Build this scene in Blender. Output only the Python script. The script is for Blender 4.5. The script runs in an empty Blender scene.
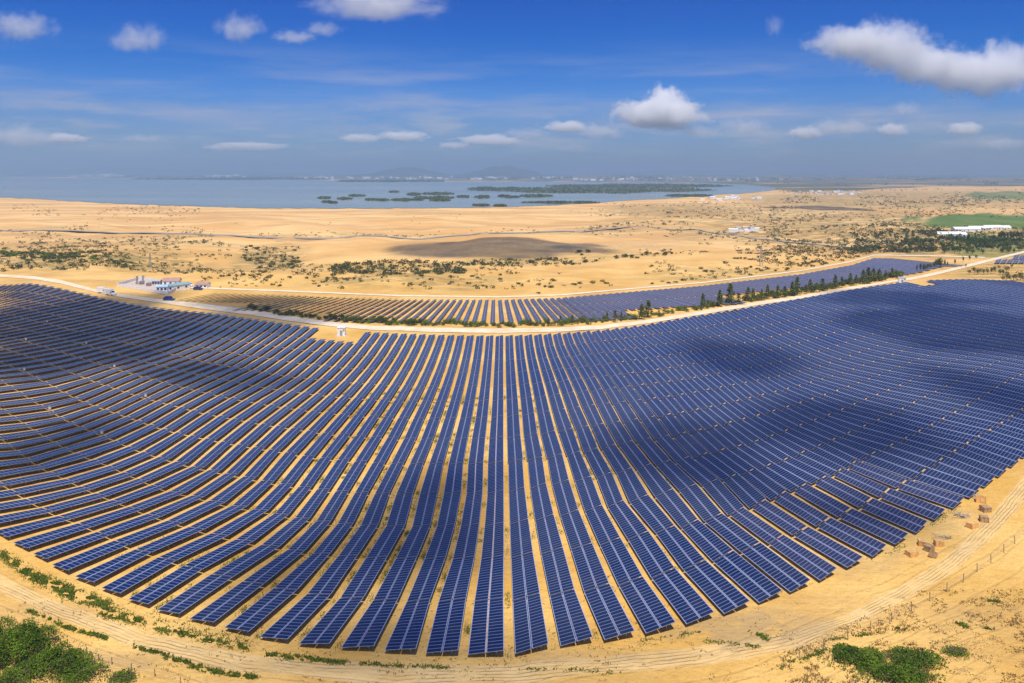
import bpy, math, random
import numpy as np
from mathutils import Vector
R = math.radians
sc = bpy.context.scene
COL = sc.collection
rng = np.random.default_rng(7)
random.seed(7)

# ------------------------------------------------------------------ camera
F, HC, CX, HY = 850.0, 58.0, 512.0, 172.0      # focal length and horizon in pixels, height in metres
cd = bpy.data.cameras.new('camera'); cam = bpy.data.objects.new('camera', cd); COL.objects.link(cam)
cam.location = (0, 0, HC); cam.rotation_euler = (R(90), 0, 0)
cd.sensor_width = 36.0; cd.lens = F * 36.0 / 1024.0
cd.shift_y = (HY - 341.5) / 1024.0
cd.clip_start = 0.5; cd.clip_end = 200000.0
sc.camera = cam

# ------------------------------------------------------------------ light
HAZE_D = 0.00018
SUN_EL, SUN_AZ = 62.0, 173.0                   # azimuth clockwise from +Y: from behind the camera
sv = Vector((math.sin(R(SUN_AZ)) * math.cos(R(SUN_EL)), math.cos(R(SUN_AZ)) * math.cos(R(SUN_EL)), math.sin(R(SUN_EL))))
sl = bpy.data.lights.new('sun', 'SUN'); so = bpy.data.objects.new('sun', sl); COL.objects.link(so)
so.rotation_euler = sv.to_track_quat('Z', 'Y').to_euler()
sl.energy = 4.8; sl.angle = R(0.53); sl.color = (1.0, 0.93, 0.80)
sc.view_settings.view_transform = 'Standard'; sc.view_settings.look = 'None'
sc.view_settings.exposure = 0.12; sc.view_settings.gamma = 1.0
sc.cycles.max_bounces = 10; sc.cycles.volume_bounces = 10; sc.cycles.transparent_max_bounces = 12
sc.cycles.use_denoising = True
sc.cycles.volume_step_rate = 0.8; sc.cycles.volume_max_steps = 256

W = bpy.data.worlds.new('World'); sc.world = W; W.use_nodes = True
nt = W.node_tree; nt.nodes.clear()

class G:
    """small helper to write node graphs"""
    def __init__(s, tree): s.t = tree
    def n(s, typ, ins=None, **kw):
        nd = s.t.nodes.new(typ)
        for k, v in kw.items(): setattr(nd, k, v)
        for k, v in (ins or {}).items(): s.put(nd.inputs[k], v)
        return nd
    def put(s, sock, v):
        if isinstance(v, bpy.types.NodeSocket): s.t.links.new(v, sock)
        elif isinstance(v, bpy.types.Node): s.t.links.new(v.outputs[0], sock)
        else:
            if isinstance(v, (tuple, list)) and len(v) == 3 and sock.type == 'RGBA': v = (*v, 1)
            sock.default_value = v
    def m(s, op, a, b=0.0, c=0.0, clamp=False):
        nd = s.n('ShaderNodeMath', operation=op, use_clamp=clamp)
        s.put(nd.inputs[0], a); s.put(nd.inputs[1], b); s.put(nd.inputs[2], c); return nd.outputs[0]
    def mix(s, f, a, b, mode='MIX'):
        nd = s.n('ShaderNodeMix', data_type='RGBA', blend_type=mode)
        s.put(nd.inputs[0], f); s.put(nd.inputs[6], a); s.put(nd.inputs[7], b); return nd.outputs[2]
    def step(s, x, a, b):
        nd = s.n('ShaderNodeMapRange', interpolation_type='SMOOTHSTEP')
        s.put(nd.inputs[0], x); nd.inputs[1].default_value = a; nd.inputs[2].default_value = b; return nd.outputs[0]
    def noise(s, vec, scale, detail=4, rough=.55):
        nd = s.n('ShaderNodeTexNoise'); nd.inputs['Scale'].default_value = scale; nd.inputs['Detail'].default_value = detail
        nd.inputs['Roughness'].default_value = rough; s.put(nd.inputs['Vector'], vec); return nd.outputs[0]
    def scale(s, vec, v):
        nd = s.n('ShaderNodeVectorMath', operation='MULTIPLY'); s.put(nd.inputs[0], vec); nd.inputs[1].default_value = v; return nd.outputs[0]

g = G(nt)
sky = g.n('ShaderNodeTexSky', sky_type='NISHITA', sun_disc=False, sun_elevation=R(SUN_EL), sun_rotation=R(SUN_AZ),
          altitude=50.0, air_density=1.0, dust_density=0.3, ozone_density=2.5)
tc = g.n('ShaderNodeTexCoord')
nrm = g.n('ShaderNodeVectorMath', operation='NORMALIZE'); g.put(nrm.inputs[0], tc.outputs['Generated'])
sep = g.n('ShaderNodeSeparateXYZ', {0: nrm.outputs[0]})
el = sep.outputs[2]
# clear air above a hazy band: the sky turns from grey blue at the horizon to saturated blue
ramp = g.n('ShaderNodeValToRGB', {0: g.m('MULTIPLY', el, 2.5, clamp=True)})
cr = ramp.color_ramp
for p, c in ((0.0, (.30, .43, .72)), (.05, (.30, .45, .78)), (.13, (.24, .44, .90)), (.22, (.12, .40, .98)), (.33, (.0, .30, .90)), (.48, (.0, .24, .84)), (.75, (.05, .36, 1.0)), (1.0, (.12, .44, 1.1))):
    e = cr.elements[0] if p == 0 else (cr.elements[-1] if p == 1 else cr.elements.new(p))
    e.position = p; e.color = (*c, 1)
skyc = g.mix(1.0, sky, ramp.outputs[0], 'MULTIPLY')
# thin high veils
v1 = g.scale(nrm.outputs[0], (3.0, 3.0, 26.0))
veil = g.m('MULTIPLY', g.step(g.noise(v1, 1.3, 5, .55), .38, .70), g.m('MULTIPLY', g.step(el, .03, .07), g.m('SUBTRACT', 1.0, g.step(el, .085, .16))))
skyc = g.mix(g.m('MULTIPLY', veil, .66), skyc, (3.6, 4.1, 5.9))
# soft pale bank low over the plain
b1 = g.scale(nrm.outputs[0], (5.0, 5.0, 30.0))
bank = g.m('MULTIPLY', g.step(g.noise(b1, 1.9, 7, .62), .45, .70), g.m('MULTIPLY', g.step(el, .008, .03), g.m('SUBTRACT', 1.0, g.step(el, .055, .095))))
skyc = g.mix(g.m('MULTIPLY', bank, .60), skyc, (4.8, 4.9, 5.6))
# scattered broken cloud higher up
dv = g.n('ShaderNodeVectorMath', operation='DIVIDE'); g.put(dv.inputs[0], nrm.outputs[0])
cmb = g.n('ShaderNodeCombineXYZ'); zz = g.m('ADD', g.m('MAXIMUM', el, 0.0), .08)
for i in range(3): g.put(cmb.inputs[i], zz)
g.put(dv.inputs[1], cmb.outputs[0])
cl = g.m('MULTIPLY', g.step(g.noise(dv.outputs[0], 1.5, 7, .58), .50, .68), g.step(el, .20, .34))
skyc = g.mix(g.m('MULTIPLY', cl, .40), skyc, (7.5, 7.6, 8.0))
bg = g.n('ShaderNodeBackground', {0: skyc, 1: 0.10})
g.put(g.n('ShaderNodeOutputWorld').inputs[0], bg.outputs[0])

# ------------------------------------------------------------------ helpers
def un(px, py, z=0.0):
    dy = py - HY; Y = F * (HC - z) / dy
    return (px - CX) * Y / F, Y
def tag(o, label=None, cat=None, group=None, kind=None):
    if label: o['label'] = label
    if cat: o['category'] = cat
    if group: o['group'] = group
    if kind: o['kind'] = kind
    return o
def empty(name, loc, rz=0.0):
    o = bpy.data.objects.new(name, None); o.empty_display_size = .3
    COL.objects.link(o); o.location = loc; o.rotation_euler = (0, 0, rz); return o
def obj(name, me, parent=None, loc=None):
    o = bpy.data.objects.new(name, me); COL.objects.link(o)
    if parent: o.parent = parent
    if loc is not None: o.location = loc
    return o
def place(o, loc, rz=0.0, s=None, parent=None):
    """copy of a thing (or part) and of its children"""
    c = o.copy(); COL.objects.link(c)
    if parent is None:
        c.location = loc; c.rotation_euler = (0, 0, rz)
        if s is not None: c.scale = s if isinstance(s, tuple) else (s, s, s)
    else: c.parent = parent
    for ch in o.children: place(ch, None, parent=c)
    return c
class MB:
    def __init__(s): s.v = []; s.f = []; s.mi = []; s.uv = []
    def quad(s, a, b, c, d, uv=None, mi=0):
        n = len(s.v); s.v += [a, b, c, d]; s.f.append((n, n+1, n+2, n+3)); s.mi.append(mi)
        s.uv += list(uv) if uv else [(0, 0)]*4
    def hexa(s, p, mi=0):
        """p: 4 bottom then 4 top corners, same winding (ccw from above)"""
        q = lambda *i: s.quad(*[p[k] for k in i], mi=mi)
        q(4, 5, 6, 7); q(3, 2, 1, 0); q(0, 1, 5, 4); q(1, 2, 6, 5); q(2, 3, 7, 6); q(3, 0, 4, 7)
    def box(s, x0, y0, z0, x1, y1, z1, mi=0):
        s.hexa([(x0,y0,z0),(x1,y0,z0),(x1,y1,z0),(x0,y1,z0),(x0,y0,z1),(x1,y0,z1),(x1,y1,z1),(x0,y1,z1)], mi)
    def bar(s, a, b, w, h=None, mi=0):
        """a beam of width w from a to b"""
        a = Vector(a); b = Vector(b); d = (b-a).normalized(); up = Vector((0,0,1)) if abs(d.z) < .95 else Vector((1,0,0))
        x = d.cross(up).normalized()*w*.5; y = x.cross(d).normalized()*(h or w)*.5
        s.hexa([tuple(t) for t in (a-x-y, a+x-y, b+x-y, b-x-y, a-x+y, a+x+y, b+x+y, b-x+y)], mi)
    def tri(s, a, b, c, mi=0):
        n = len(s.v); s.v += [a, b, c]; s.f.append((n, n+1, n+2)); s.mi.append(mi); s.uv += [(0, 0)]*3
    def mesh(s, name, mats):
        me = bpy.data.meshes.new(name); me.from_pydata(s.v, [], s.f); 
        for m in (mats if isinstance(mats, (list, tuple)) else [mats]): me.materials.append(m)
        me.polygons.foreach_set('material_index', s.mi)
        if any(u != (0, 0) for u in s.uv):
            l = me.uv_layers.new(name='UVMap'); l.data.foreach_set('uv', np.array(s.uv, np.float32).ravel())
        me.update(); return me
def vnoise(x, y, seed=0):
    """smooth value noise, -1..1"""
    x = np.asarray(x, float); y = np.asarray(y, float)
    xi = np.floor(x).astype(np.int64); yi = np.floor(y).astype(np.int64); fx = x-xi; fy = y-yi
    fx = fx*fx*(3-2*fx); fy = fy*fy*(3-2*fy)
    def h(a, b):
        t = (a*374761393 + b*668265263 + seed*362437) & 0x7fffffff
        t = (t ^ (t >> 13))*1274126177 & 0x7fffffff
        return ((t ^ (t >> 16)) & 0xffff)/32767.5-1
    return (h(xi,yi)*(1-fx)+h(xi+1,yi)*fx)*(1-fy)+(h(xi,yi+1)*(1-fx)+h(xi+1,yi+1)*fx)*fy
def fbm(x, y, o=4, seed=0):
    return sum(vnoise(x*2**i, y*2**i, seed+i)/2**i for i in range(o))
def material(name):
    m = bpy.data.materials.new(name); m.use_nodes = True; m.node_tree.nodes.clear()
    gg = G(m.node_tree); out = gg.n('ShaderNodeOutputMaterial')
    return m, gg, out
def simple(name, col, rough=.7, metal=0.0, var=.12, scale=1.2):
    m, q, out = material(name)
    geo = q.n('ShaderNodeNewGeometry')
    n1 = q.noise(geo.outputs['Position'], scale, 4)
    c = q.mix(q.step(n1, .3, .7), tuple(x*(1-var) for x in col), tuple(min(1, x*(1+var)) for x in col))
    b = q.n('ShaderNodeBsdfPrincipled', {'Base Color': c, 'Roughness': rough, 'Metallic': metal})
    q.put(out.inputs[0], b.outputs[0]); return m
def foliage(name, dark, light, dry=None, sc_=.5):
    m, q, out = material(name)
    geo = q.n('ShaderNodeNewGeometry')
    r = geo.outputs['Random Per Island']
    n1 = q.noise(geo.outputs['Position'], sc_, 3)
    f = q.m('ADD', q.m('MULTIPLY', r, .55), q.m('MULTIPLY', q.step(n1, .35, .65), .45))
    c = q.mix(f, dark, light)
    if dry: c = q.mix(q.m('GREATER_THAN', q.m('FRACT', q.m('MULTIPLY', r, 7.31)), .85), c, dry)
    d = q.n('ShaderNodeBsdfDiffuse', {0: c}); t = q.n('ShaderNodeBsdfTranslucent', {0: c})
    mx = q.n('ShaderNodeMixShader', {0: .28, 1: d.outputs[0], 2: t.outputs[0]})
    q.put(out.inputs[0], mx.outputs[0]); return m
ORD = ['', 'first','second','third','fourth','fifth','sixth','seventh','eighth','ninth','tenth','eleventh','twelfth','thirteenth','fourteenth','fifteenth','sixteenth','seventeenth','eighteenth','nineteenth']
TENS = {20:('twentieth','twenty'),30:('thirtieth','thirty'),40:('fortieth','forty'),50:('fiftieth','fifty'),60:('sixtieth','sixty'),70:('seventieth','seventy')}
def ordinal(n):
    if n < 20: return ORD[n]
    t = TENS[n//10*10]
    return t[0] if n % 10 == 0 else t[1]+'-'+ORD[n % 10]

# ------------------------------------------------------------------ materials
def sand_material():
    m, q, out = material('sand')
    geo = q.n('ShaderNodeNewGeometry'); P = geo.outputs['Position']
    az = q.n('ShaderNodeAttribute', attribute_name='zone'); ad = q.n('ShaderNodeAttribute', attribute_name='edge')
    zs = q.n('ShaderNodeSeparateColor', {0: az.outputs['Color']})
    sx = q.n('ShaderNodeSeparateXYZ', {0: P}); Y = sx.outputs[1]
    far = q.step(Y, 300, 800)
    near_c = q.mix(q.step(q.noise(P, .035, 6, .6), .35, .66), (.68, .39, .085), (.86, .55, .17))
    far_c = q.mix(q.step(q.noise(q.scale(P, (.5, 1, 1)), .012, 6, .6), .36, .64), (.74, .415, .135), (.95, .62, .255))
    c = q.mix(far, near_c, far_c)
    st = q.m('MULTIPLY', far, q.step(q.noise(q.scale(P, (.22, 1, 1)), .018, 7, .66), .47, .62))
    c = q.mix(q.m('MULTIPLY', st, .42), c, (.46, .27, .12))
    # small clumps, stones and footprints
    sp = q.step(q.noise(P, 1.1, 6, .72), .53, .68)
    c = q.mix(q.m('MULTIPLY', sp, .45), c, (.36, .22, .09))
    lg = q.step(q.noise(q.scale(P, (.35, 1, 1)), .05, 6, .65), .48, .66)
    c = q.mix(q.m('MULTIPLY', lg, .30), c, (.42, .25, .10))
    fine = q.noise(P, 5.0, 5, .7)
    c = q.mix(q.m('MULTIPLY', q.step(fine, .50, .68), .42), c, (.45, .28, .12))
    # wheel tracks that follow the edge of the farm
    e = q.m('ADD', ad.outputs['Fac'], q.m('MULTIPLY', q.m('SUBTRACT', q.noise(P, .03, 2), .5), 6.0))
    wv = q.m('SINE', q.m('MULTIPLY', e, 4.2))
    wv2 = q.m('SINE', q.m('MULTIPLY', e, 1.37))
    tr = q.m('MULTIPLY', q.m('MULTIPLY', q.step(wv, .35, 1.0), q.step(wv2, -.9, .3)), q.m('MULTIPLY', q.step(ad.outputs['Fac'], 2.5, 5.0), q.m('SUBTRACT', 1.0, q.step(ad.outputs['Fac'], 22, 34))))
    tr = q.m('MULTIPLY', tr, q.step(q.noise(P, .10, 4), .30, .52))
    c = q.mix(q.m('MULTIPLY', tr, .16), c, (.45, .27, .09))
    # broad worn track
    tk = q.n('ShaderNodeAttribute', attribute_name='track'); tf = tk.outputs['Fac']; ta = q.m('ABSOLUTE', tf)
    on = q.m('SUBTRACT', 1.0, q.step(ta, .75, 1.15))
    c = q.mix(q.m('MULTIPLY', on, .75), c, q.mix(q.step(q.noise(P, .25, 5), .3, .7), (.74, .50, .20), (.84, .60, .28)))
    w3 = q.m('SINE', q.m('ADD', q.m('MULTIPLY', tf, 17.0), q.m('MULTIPLY', q.noise(P, .10, 4, .6), 15.0)))
    rut = q.m('MULTIPLY', q.m('MULTIPLY', on, q.step(w3, .2, .95)), q.step(q.noise(P, .22, 4), .35, .65))
    c = q.mix(q.m('MULTIPLY', rut, .50), c, (.52, .32, .12))
    # greyer packed soil; the brown desert patches are cloud shade painted in
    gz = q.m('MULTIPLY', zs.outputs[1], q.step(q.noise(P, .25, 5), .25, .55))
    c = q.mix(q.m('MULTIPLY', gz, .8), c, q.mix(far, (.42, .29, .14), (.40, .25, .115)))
    # thin scrub and dry grass on the soil
    sn = q.step(q.noise(q.scale(P, (.6, 1, 1)), .09, 7, .70), .41, .55)
    gr = q.m('MULTIPLY', zs.outputs[0], sn)
    c = q.mix(q.m('MULTIPLY', gr, .88), c, q.mix(q.noise(P, .03, 3), (.24, .19, .075), (.17, .16, .05)))
    # cultivated green
    c = q.mix(zs.outputs[2], c, q.mix(q.step(q.noise(q.scale(P, (1, .25, 1)), .02, 4), .35, .65), (.11, .17, .03), (.16, .22, .05)))
    wd = q.m('MULTIPLY', az.outputs['Alpha'], q.step(q.noise(q.scale(P, (.5, 1, 1)), .004, 6, .6), .30, .52))
    c = q.mix(wd, c, q.mix(q.noise(P, .003, 4), (.05, .075, .045), (.16, .15, .09)))
    bmp = q.n('ShaderNodeBump', {'Strength': .8, 'Distance': .35, 'Height': q.m('ADD', q.m('SUBTRACT', q.m('MULTIPLY', q.noise(P, .8, 6, .65), 1.6), q.m('MULTIPLY', q.m('ADD', tr, q.m('MULTIPLY', rut, 2.0)), .25)), q.m('MULTIPLY', q.noise(P, .15, 3), 3.0))})
    b = q.n('ShaderNodeBsdfPrincipled', {'Base Color': c, 'Roughness': .95, 'Specular IOR Level': .15, 'Normal': bmp.outputs[0]})
    q.put(out.inputs[0], b.outputs[0]); return m
def road_material():
    m, q, out = material('road_dirt'); geo = q.n('ShaderNodeNewGeometry'); P = geo.outputs['Position']
    c = q.mix(q.step(q.noise(P, .25, 5), .3, .7), (.74, .58, .36), (.88, .76, .55))
    c = q.mix(q.m('MULTIPLY', q.step(q.noise(P, .05, 3), .5, .7), .4), c, (.66, .48, .26))
    b = q.n('ShaderNodeBsdfPrincipled', {'Base Color': c, 'Roughness': .95}); q.put(out.inputs[0], b.outputs[0]); return m
def panel_material(name, cell, hi, rough):
    m, q, out = material(name)
    uv = q.n('ShaderNodeUVMap', uv_map='UVMap'); s = q.n('ShaderNodeSeparateXYZ', {0: uv.outputs[0]})
    geo = q.n('ShaderNodeNewGeometry')
    def edge(t, w):      # 1 near module borders
        f = q.m('FRACT', t); d = q.m('MINIMUM', f, q.m('SUBTRACT', 1.0, f)); return q.m('LESS_THAN', d, w)
    fr = edge(s.outputs[1], .095); fu = edge(s.outputs[0], .045)
    fine = q.m('MAXIMUM', edge(q.m('MULTIPLY', s.outputs[0], 10.0), .035), edge(q.m('MULTIPLY', s.outputs[1], 6.0), .035))
    sxp = q.n('ShaderNodeSeparateXYZ', {0: geo.outputs['Position']})
    at = q.n('ShaderNodeAttribute', attribute_name='tint')
    dist = q.step(sxp.outputs[1], 125, 260)  # tables grey with distance: dull reflections put into the colour
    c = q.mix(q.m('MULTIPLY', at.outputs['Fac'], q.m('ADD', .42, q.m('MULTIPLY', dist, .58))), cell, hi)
    wn = q.n('ShaderNodeTexWhiteNoise', noise_dimensions='3D'); cb = q.n('ShaderNodeCombineXYZ')
    q.put(cb.inputs[0], q.m('FLOOR', q.m('MULTIPLY', s.outputs[0], 1.0))); q.put(cb.inputs[1], q.m('FLOOR', s.outputs[1])); q.put(cb.inputs[2], q.m('ADD', q.m('MULTIPLY', at.outputs['Fac'], 913.7), q.m('FLOOR', q.m('MULTIPLY', sxp.outputs[0], .45)))); q.put(wn.inputs['Vector'], cb.outputs[0])
    c = q.mix(q.m('MULTIPLY', wn.outputs['Value'], .42), c, q.mix(wn.outputs['Color'], (.002, .026, .055), (.024, .020, .062)))
    n1 = q.step(q.noise(geo.outputs['Position'], .03, 4), .35, .65)
    c = q.mix(q.m('MULTIPLY', q.m('MULTIPLY', n1, q.step(sxp.outputs[0], -10, 60)), .75), c, hi)  # paler patches at right, cloud reflections painted into the colour
    c = q.mix(q.m('MULTIPLY', fine, .35), c, (.05, .075, .19))
    c = q.mix(fr, c, (.115, .155, .30)); c = q.mix(fu, c, (.34, .38, .56))
    dust = q.m('MULTIPLY', q.step(q.noise(geo.outputs['Position'], .35, 5), .45, .8), .035)
    c = q.mix(dust, c, (.45, .36, .25))
    b = q.n('ShaderNodeBsdfPrincipled', {'Base Color': c, 'Roughness': q.m('ADD', rough, q.m('MULTIPLY', fr, .25)), 'IOR': 1.45, 'Specular IOR Level': .11})
    q.put(out.inputs[0], b.outputs[0]); return m
M_sand = sand_material(); M_road = road_material()
M_pv = panel_material('solar_cell', (.0003, .0110, .064), (.026, .034, .066), .14)
M_pvg = panel_material('dusty_sheen_solar_cell', (.020, .026, .070), (.036, .040, .085), .22)
M_pvb = panel_material('brownish_solar_cell', (.016, .014, .018), (.040, .030, .030), .22)
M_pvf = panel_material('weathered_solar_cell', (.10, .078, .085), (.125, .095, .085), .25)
M_alu = simple('galvanised_steel', (.42, .42, .44), .45, .6)
M_back = simple('module_backsheet', (.30, .31, .33), .8)
M_grass = foliage('weed_leaves', (.055, .095, .010), (.19, .26, .03), (.26, .22, .06))
M_bush = foliage('bush_leaves', (.018, .06, .005), (.22, .35, .03), (.17, .16, .05), .35)
M_scrub = foliage('scrub_leaves', (.05, .07, .014), (.16, .17, .035), (.24, .18, .06), .2)
M_scrubf = foliage('far_scrub_leaves', (.045, .06, .018), (.12, .125, .035), (.20, .14, .05), .05)
M_pine = foliage('casuarina_needles', (.075, .105, .016), (.23, .26, .05), (.15, .14, .05), .3)
M_darkt = foliage('dark_tree_leaves', (.045, .075, .014), (.14, .18, .036), None, .1)
M_bark = simple('bark', (.16, .11, .07), .9, 0, .3, 4)
M_white = simple('white_paint', (.78, .78, .76), .6)
M_conc = simple('concrete', (.55, .52, .46), .9)
M_roofr = simple('red_roof', (.42, .25, .19), .8)
M_roofg = simple('grey_roof', (.42, .44, .46), .6)
M_teal = simple('teal_roof', (.22, .38, .38), .6)
M_glass = simple('dark_glass', (.03, .04, .05), .15)
M_wood = simple('crate_wood', (.74, .44, .15), .85, 0, .25, 2.5)
M_wood2 = simple('weathered_wood', (.42, .27, .13), .9, 0, .3, 2.5)
M_steel = simple('painted_steel', (.35, .34, .33), .5, .3)
M_blue = simple('blue_car_paint', (.02, .05, .22), .3)
M_wpaint = simple('white_car_paint', (.8, .8, .8), .3)
M_tyre = simple('rubber', (.03, .03, .03), .9)
M_post = simple('fence_post_wood', (.25, .18, .11), .9)

# ------------------------------------------------------------------ the row grid of the farm: (row, aisle, ...) -> ground
ZT=1.1
# (k, j, px, py) aisle nodes
NP=[]
def addn(j,pts):
    for k,x,y in pts: NP.append((k,j,x,y))
addn(0,[(0,509,650),(1,554.5,642),(2,599,636),(3,640.5,630),(4,681.5,621),(5,719.6,611),(6,755,600),(7,787,589.5),(8,814.6,579),(9,843,566),(10,869,555.5),(11,892,543),(12,913.5,532),(13,932,519),(14,950,507.5),(15,969,495.6),(16,984,485),(17,998,475),(18,1011,465),(19,1023,456),
(-1,463,649.5),(-2,421,648),(-3,379.5,645),(-4,335,642.5),(-5,293,638.5),(-6,254,631),(-7,219,621.5),(-8,184,613),(-9,152,604),(-10,124,593),(-11,97,582),(-12,70.5,570.5),(-13,48.6,559),(-14,30,548),(-15,9.5,537)])
addn(1,[(0,507.5,596.5),(1,545,591.5),(2,579,588),(3,614,582),(4,647,575),(5,679,566.6),(6,709,558.8),(7,737,549),(8,763.8,541.5),(9,788,533),(10,812.5,525),(11,834,515.5),(12,855.5,506.5),(13,876,496),(14,893,486.5),(15,911,477.6),(16,929,466.5),(17,946,455),(18,960,446.5),(19,972,439),(20,983.5,432),(21,995,426),(22,1006,419),(23,1016,412),
(-1,470.5,596.5),(-2,434.4,597),(-3,403,597),(-4,368.6,595.5),(-5,335.7,593),(-6,302.6,588.5),(-7,269,582.5),(-8,238,576),(-9,207,568.5),(-10,180,560),(-11,155,551.5),(-12,132,544),(-13,112,535),(-14,95,526.6),(-15,75,518),(-16,56,511),(-17,40,503),(-18,24,494),(-19,9.4,485)])
addn(2,[(0,507,554),(1,537,550.5),(2,567,546),(3,596,542),(4,624,536.5),(5,652,530),(6,678,525),(7,701,518.5),(8,725,512.5),(9,747.4,506),(10,769,498),(11,789,489.5),(12,810,482),(13,830,473.8),(14,845,466.5),(15,859,458.8),(16,880,449),(17,898,441),(18,911,434),(19,924.5,427.5),(20,936.5,421),(21,948,415),(22,960,408.5),(24,983,395),
(-1,478,555),(-2,449.5,555),(-3,421,555),(-4,392,554.5),(-5,362,553.5),(-6,334.5,551.5),(-7,309,549),(-8,284,545),(-9,257.5,540),(-10,232,534.6),(-11,208,528.4),(-12,186,522),(-13,164,516),(-14,145,509),(-15,127,502),(-16,110.5,495.5),(-17,94,488.8),(-18,79,482),(-19,64,475),(-20,48.6,468),(-21,36,461),(-22,26.6,454),(-23,16.5,446.5),(-24,7,440)])
addn(3,[(0,506.5,521),(2,557,513),(4,605,504),(5,626,499.5),(7,676,488),(9,721,478),(10,739,473),(13,791.4,456),(14,808,449),(15,825,442),(16,839,436),(17,854,429.5),(18,870,422.5),(19,884,416),(20,896,411),(21,907.5,405),(22,918.5,399),(23,929.5,393.5),(24,940,388.5),(25,951,382.5),(26,961,377),(27,969.5,372),
(-2,458,522.5),(-4,409,523),(-6,357,521.5),(-8,313,517),(-9,291.7,513.5),(-10,272,508.8),(-11,250.5,505),(-12,228.8,501.5),(-13,206.5,496),(-14,189.5,491.3),(-15,167,487),(-17,137,474.5),(-18,122,468),(-19,108,461.5),(-20,92.5,455.5),(-21,75,449)])
addn(4,[(0,506,489),(2,549,482),(4,594,475.5),(6,634,467),(8,673,459.5),(9,691.6,456),(10,710,452),(11,727.6,447.7),(12,745,443.5),(13,762,438.5),(14,777,433),(15,791.4,427.5),(16,806,422),(17,820.8,416.8),(18,833.7,412),(19,847,406.5),(20,859,401),(21,870.5,396.5),(22,882,391.5),(23,893.5,387),(24,905,382),(25,915,377.5),(26,924.5,373),(27,934,368),
(-2,464,490),(-5,393,491),(-8,333,487.5),(-10,296,483),(-11,277,480),(-12,259,476.4),(-13,241,472.5),(-14,223,469.6),(-15,207.5,466),(-16,190.5,462.5),(-18,157,453),(-19,141,447.5),(-20,127,442.5),(-21,114.5,437)])
addn(5,[(0,505.7,460),(3,565,453),(7,634.5,440),(9,671,434.5),(10,688.5,431.4),(11,704.8,428),(12,720.6,424),(13,734.6,420),(15,763,413),(16,779,408.5),(17,792.7,404),(18,805,400),(19,817.3,396),(20,830,392),(21,842,387.7),(22,853,383.5),(-5,407,461),(-9,335,456),(-14,252,443.5)])
addn(6,[(0,505.4,435.5),(6,605,423),(10,673,413),(11,686,411),(12,701,408),(13,715,405),(14,728.5,402),(16,754,396),(18,780,389.5),(19,792.7,386.4),(20,804,383),(21,815.5,380),(22,827,376.5),(23,837,373.5),(24,847.5,370)])
addn(7,[(0,505.2,414.5),(6,596,404),(12,686,393),(13,698.6,391),(14,711.8,388),(15,725,385.5),(18,762,378.5),(20,783.5,374),(22,804,369),(24,824.5,363.5)])
addn(8,[(0,505,398),(14,698,376.5)])
addn(9,[(0,504.8,384),(15,697,362.5)])
addn(10,[(0,504.6,370.5),(16.5,700,349)])
addn(11,[(0,504.5,358.5),(18.5,700,337.7)])
addn(12,[(0,504.4,347),(6,565,344.5),(20,700,327.5)])
far=[(0,504.3,334.5),(5,552,333),(10,600,329.5),(15,645,324),(20,687,316.5),(25,728,310),(30,768,303.5),(35,806,297),(40,843,290.5),(45,878,285),(50,912,281),(60,975,279),(68,1024,281),
(-5,456,334),(-10,409,332.5),(-15,364,330.5),(-20,321,327),(-24,285,322),(-28,254,317.5),(-33,215,312),(-40,160,306.5),(-46,115,299),(-52,72,289.5),(-58,28,282)]
addn(13,far)
# lane only points (k,px,py)
LP=[]
for x,d in {280:{-12:452,-13:433.5,-14:418.5,-15:405.5,-16:394.5,-17:385,-18:376.5,-19:367,-20:358,-21:349.5,-22:341.5,-23:333.8,-24:326.3},
 200:{-15:470,-16:453.4,-17:438,-18:424.6,-19:412.7,-20:402,-21:393,-22:385,-23:377.5,-24:371,-26:360,-28:348,-30:336,-32:324},
 140:{-10:583,-11:561,-12:541.5,-13:525.7,-14:510.7,-15:496.7,-16:484,-17:472.5,-18:461,-19:449.5,-20:438,-21:426,-22:415.4,-23:406,-24:397.8,-25:389.7,-26:382,-27:375,-28:368.8,-29:363},
 60:{-13:553,-14:538.8,-15:524.5,-16:510,-17:497,-18:485,-19:474.5,-20:464,-21:454,-22:444.8,-23:436.5,-24:428.5,-25:421,-26:413.3,-27:405.5,-28:397.8,-29:390,-30:382.4,-31:375.3,-32:368.8},
 0:{-16:523.5,-17:509.5,-18:497,-19:486.5,-20:476.8,-21:466.6,-22:456.5,-23:447,-24:438,-26:422,-28:406,-30:391,-32:377,-36:358,-40:343,-46:324,-52:306,-60:290}}.items():
    for k,y in d.items(): LP.append((k,x,y))
for y,d in {450:{1:523.9,2:542.7,3:562.3,4:581.9,5:601,6:621,7:641.5,-1:486,-2:467,-3:449,-4:431,-5:413,-6:395,-7:376,-8:358,-9:340,-10:321.5,-11:302.5},
 427:{1:521.5,2:538,3:556,4:574,5:591,6:608.5,7:625.8,-1:488,-2:472,-3:455,-4:439,-5:422.7,-6:405.4,-7:389,-8:373.3,-9:357.6,-10:340,-11:323.6},500:{6:656,7:683,8:712,9:740}}.items():
    for k,x in d.items(): LP.append((k,x,y))
SX,SJ=5.5,14.0
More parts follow.
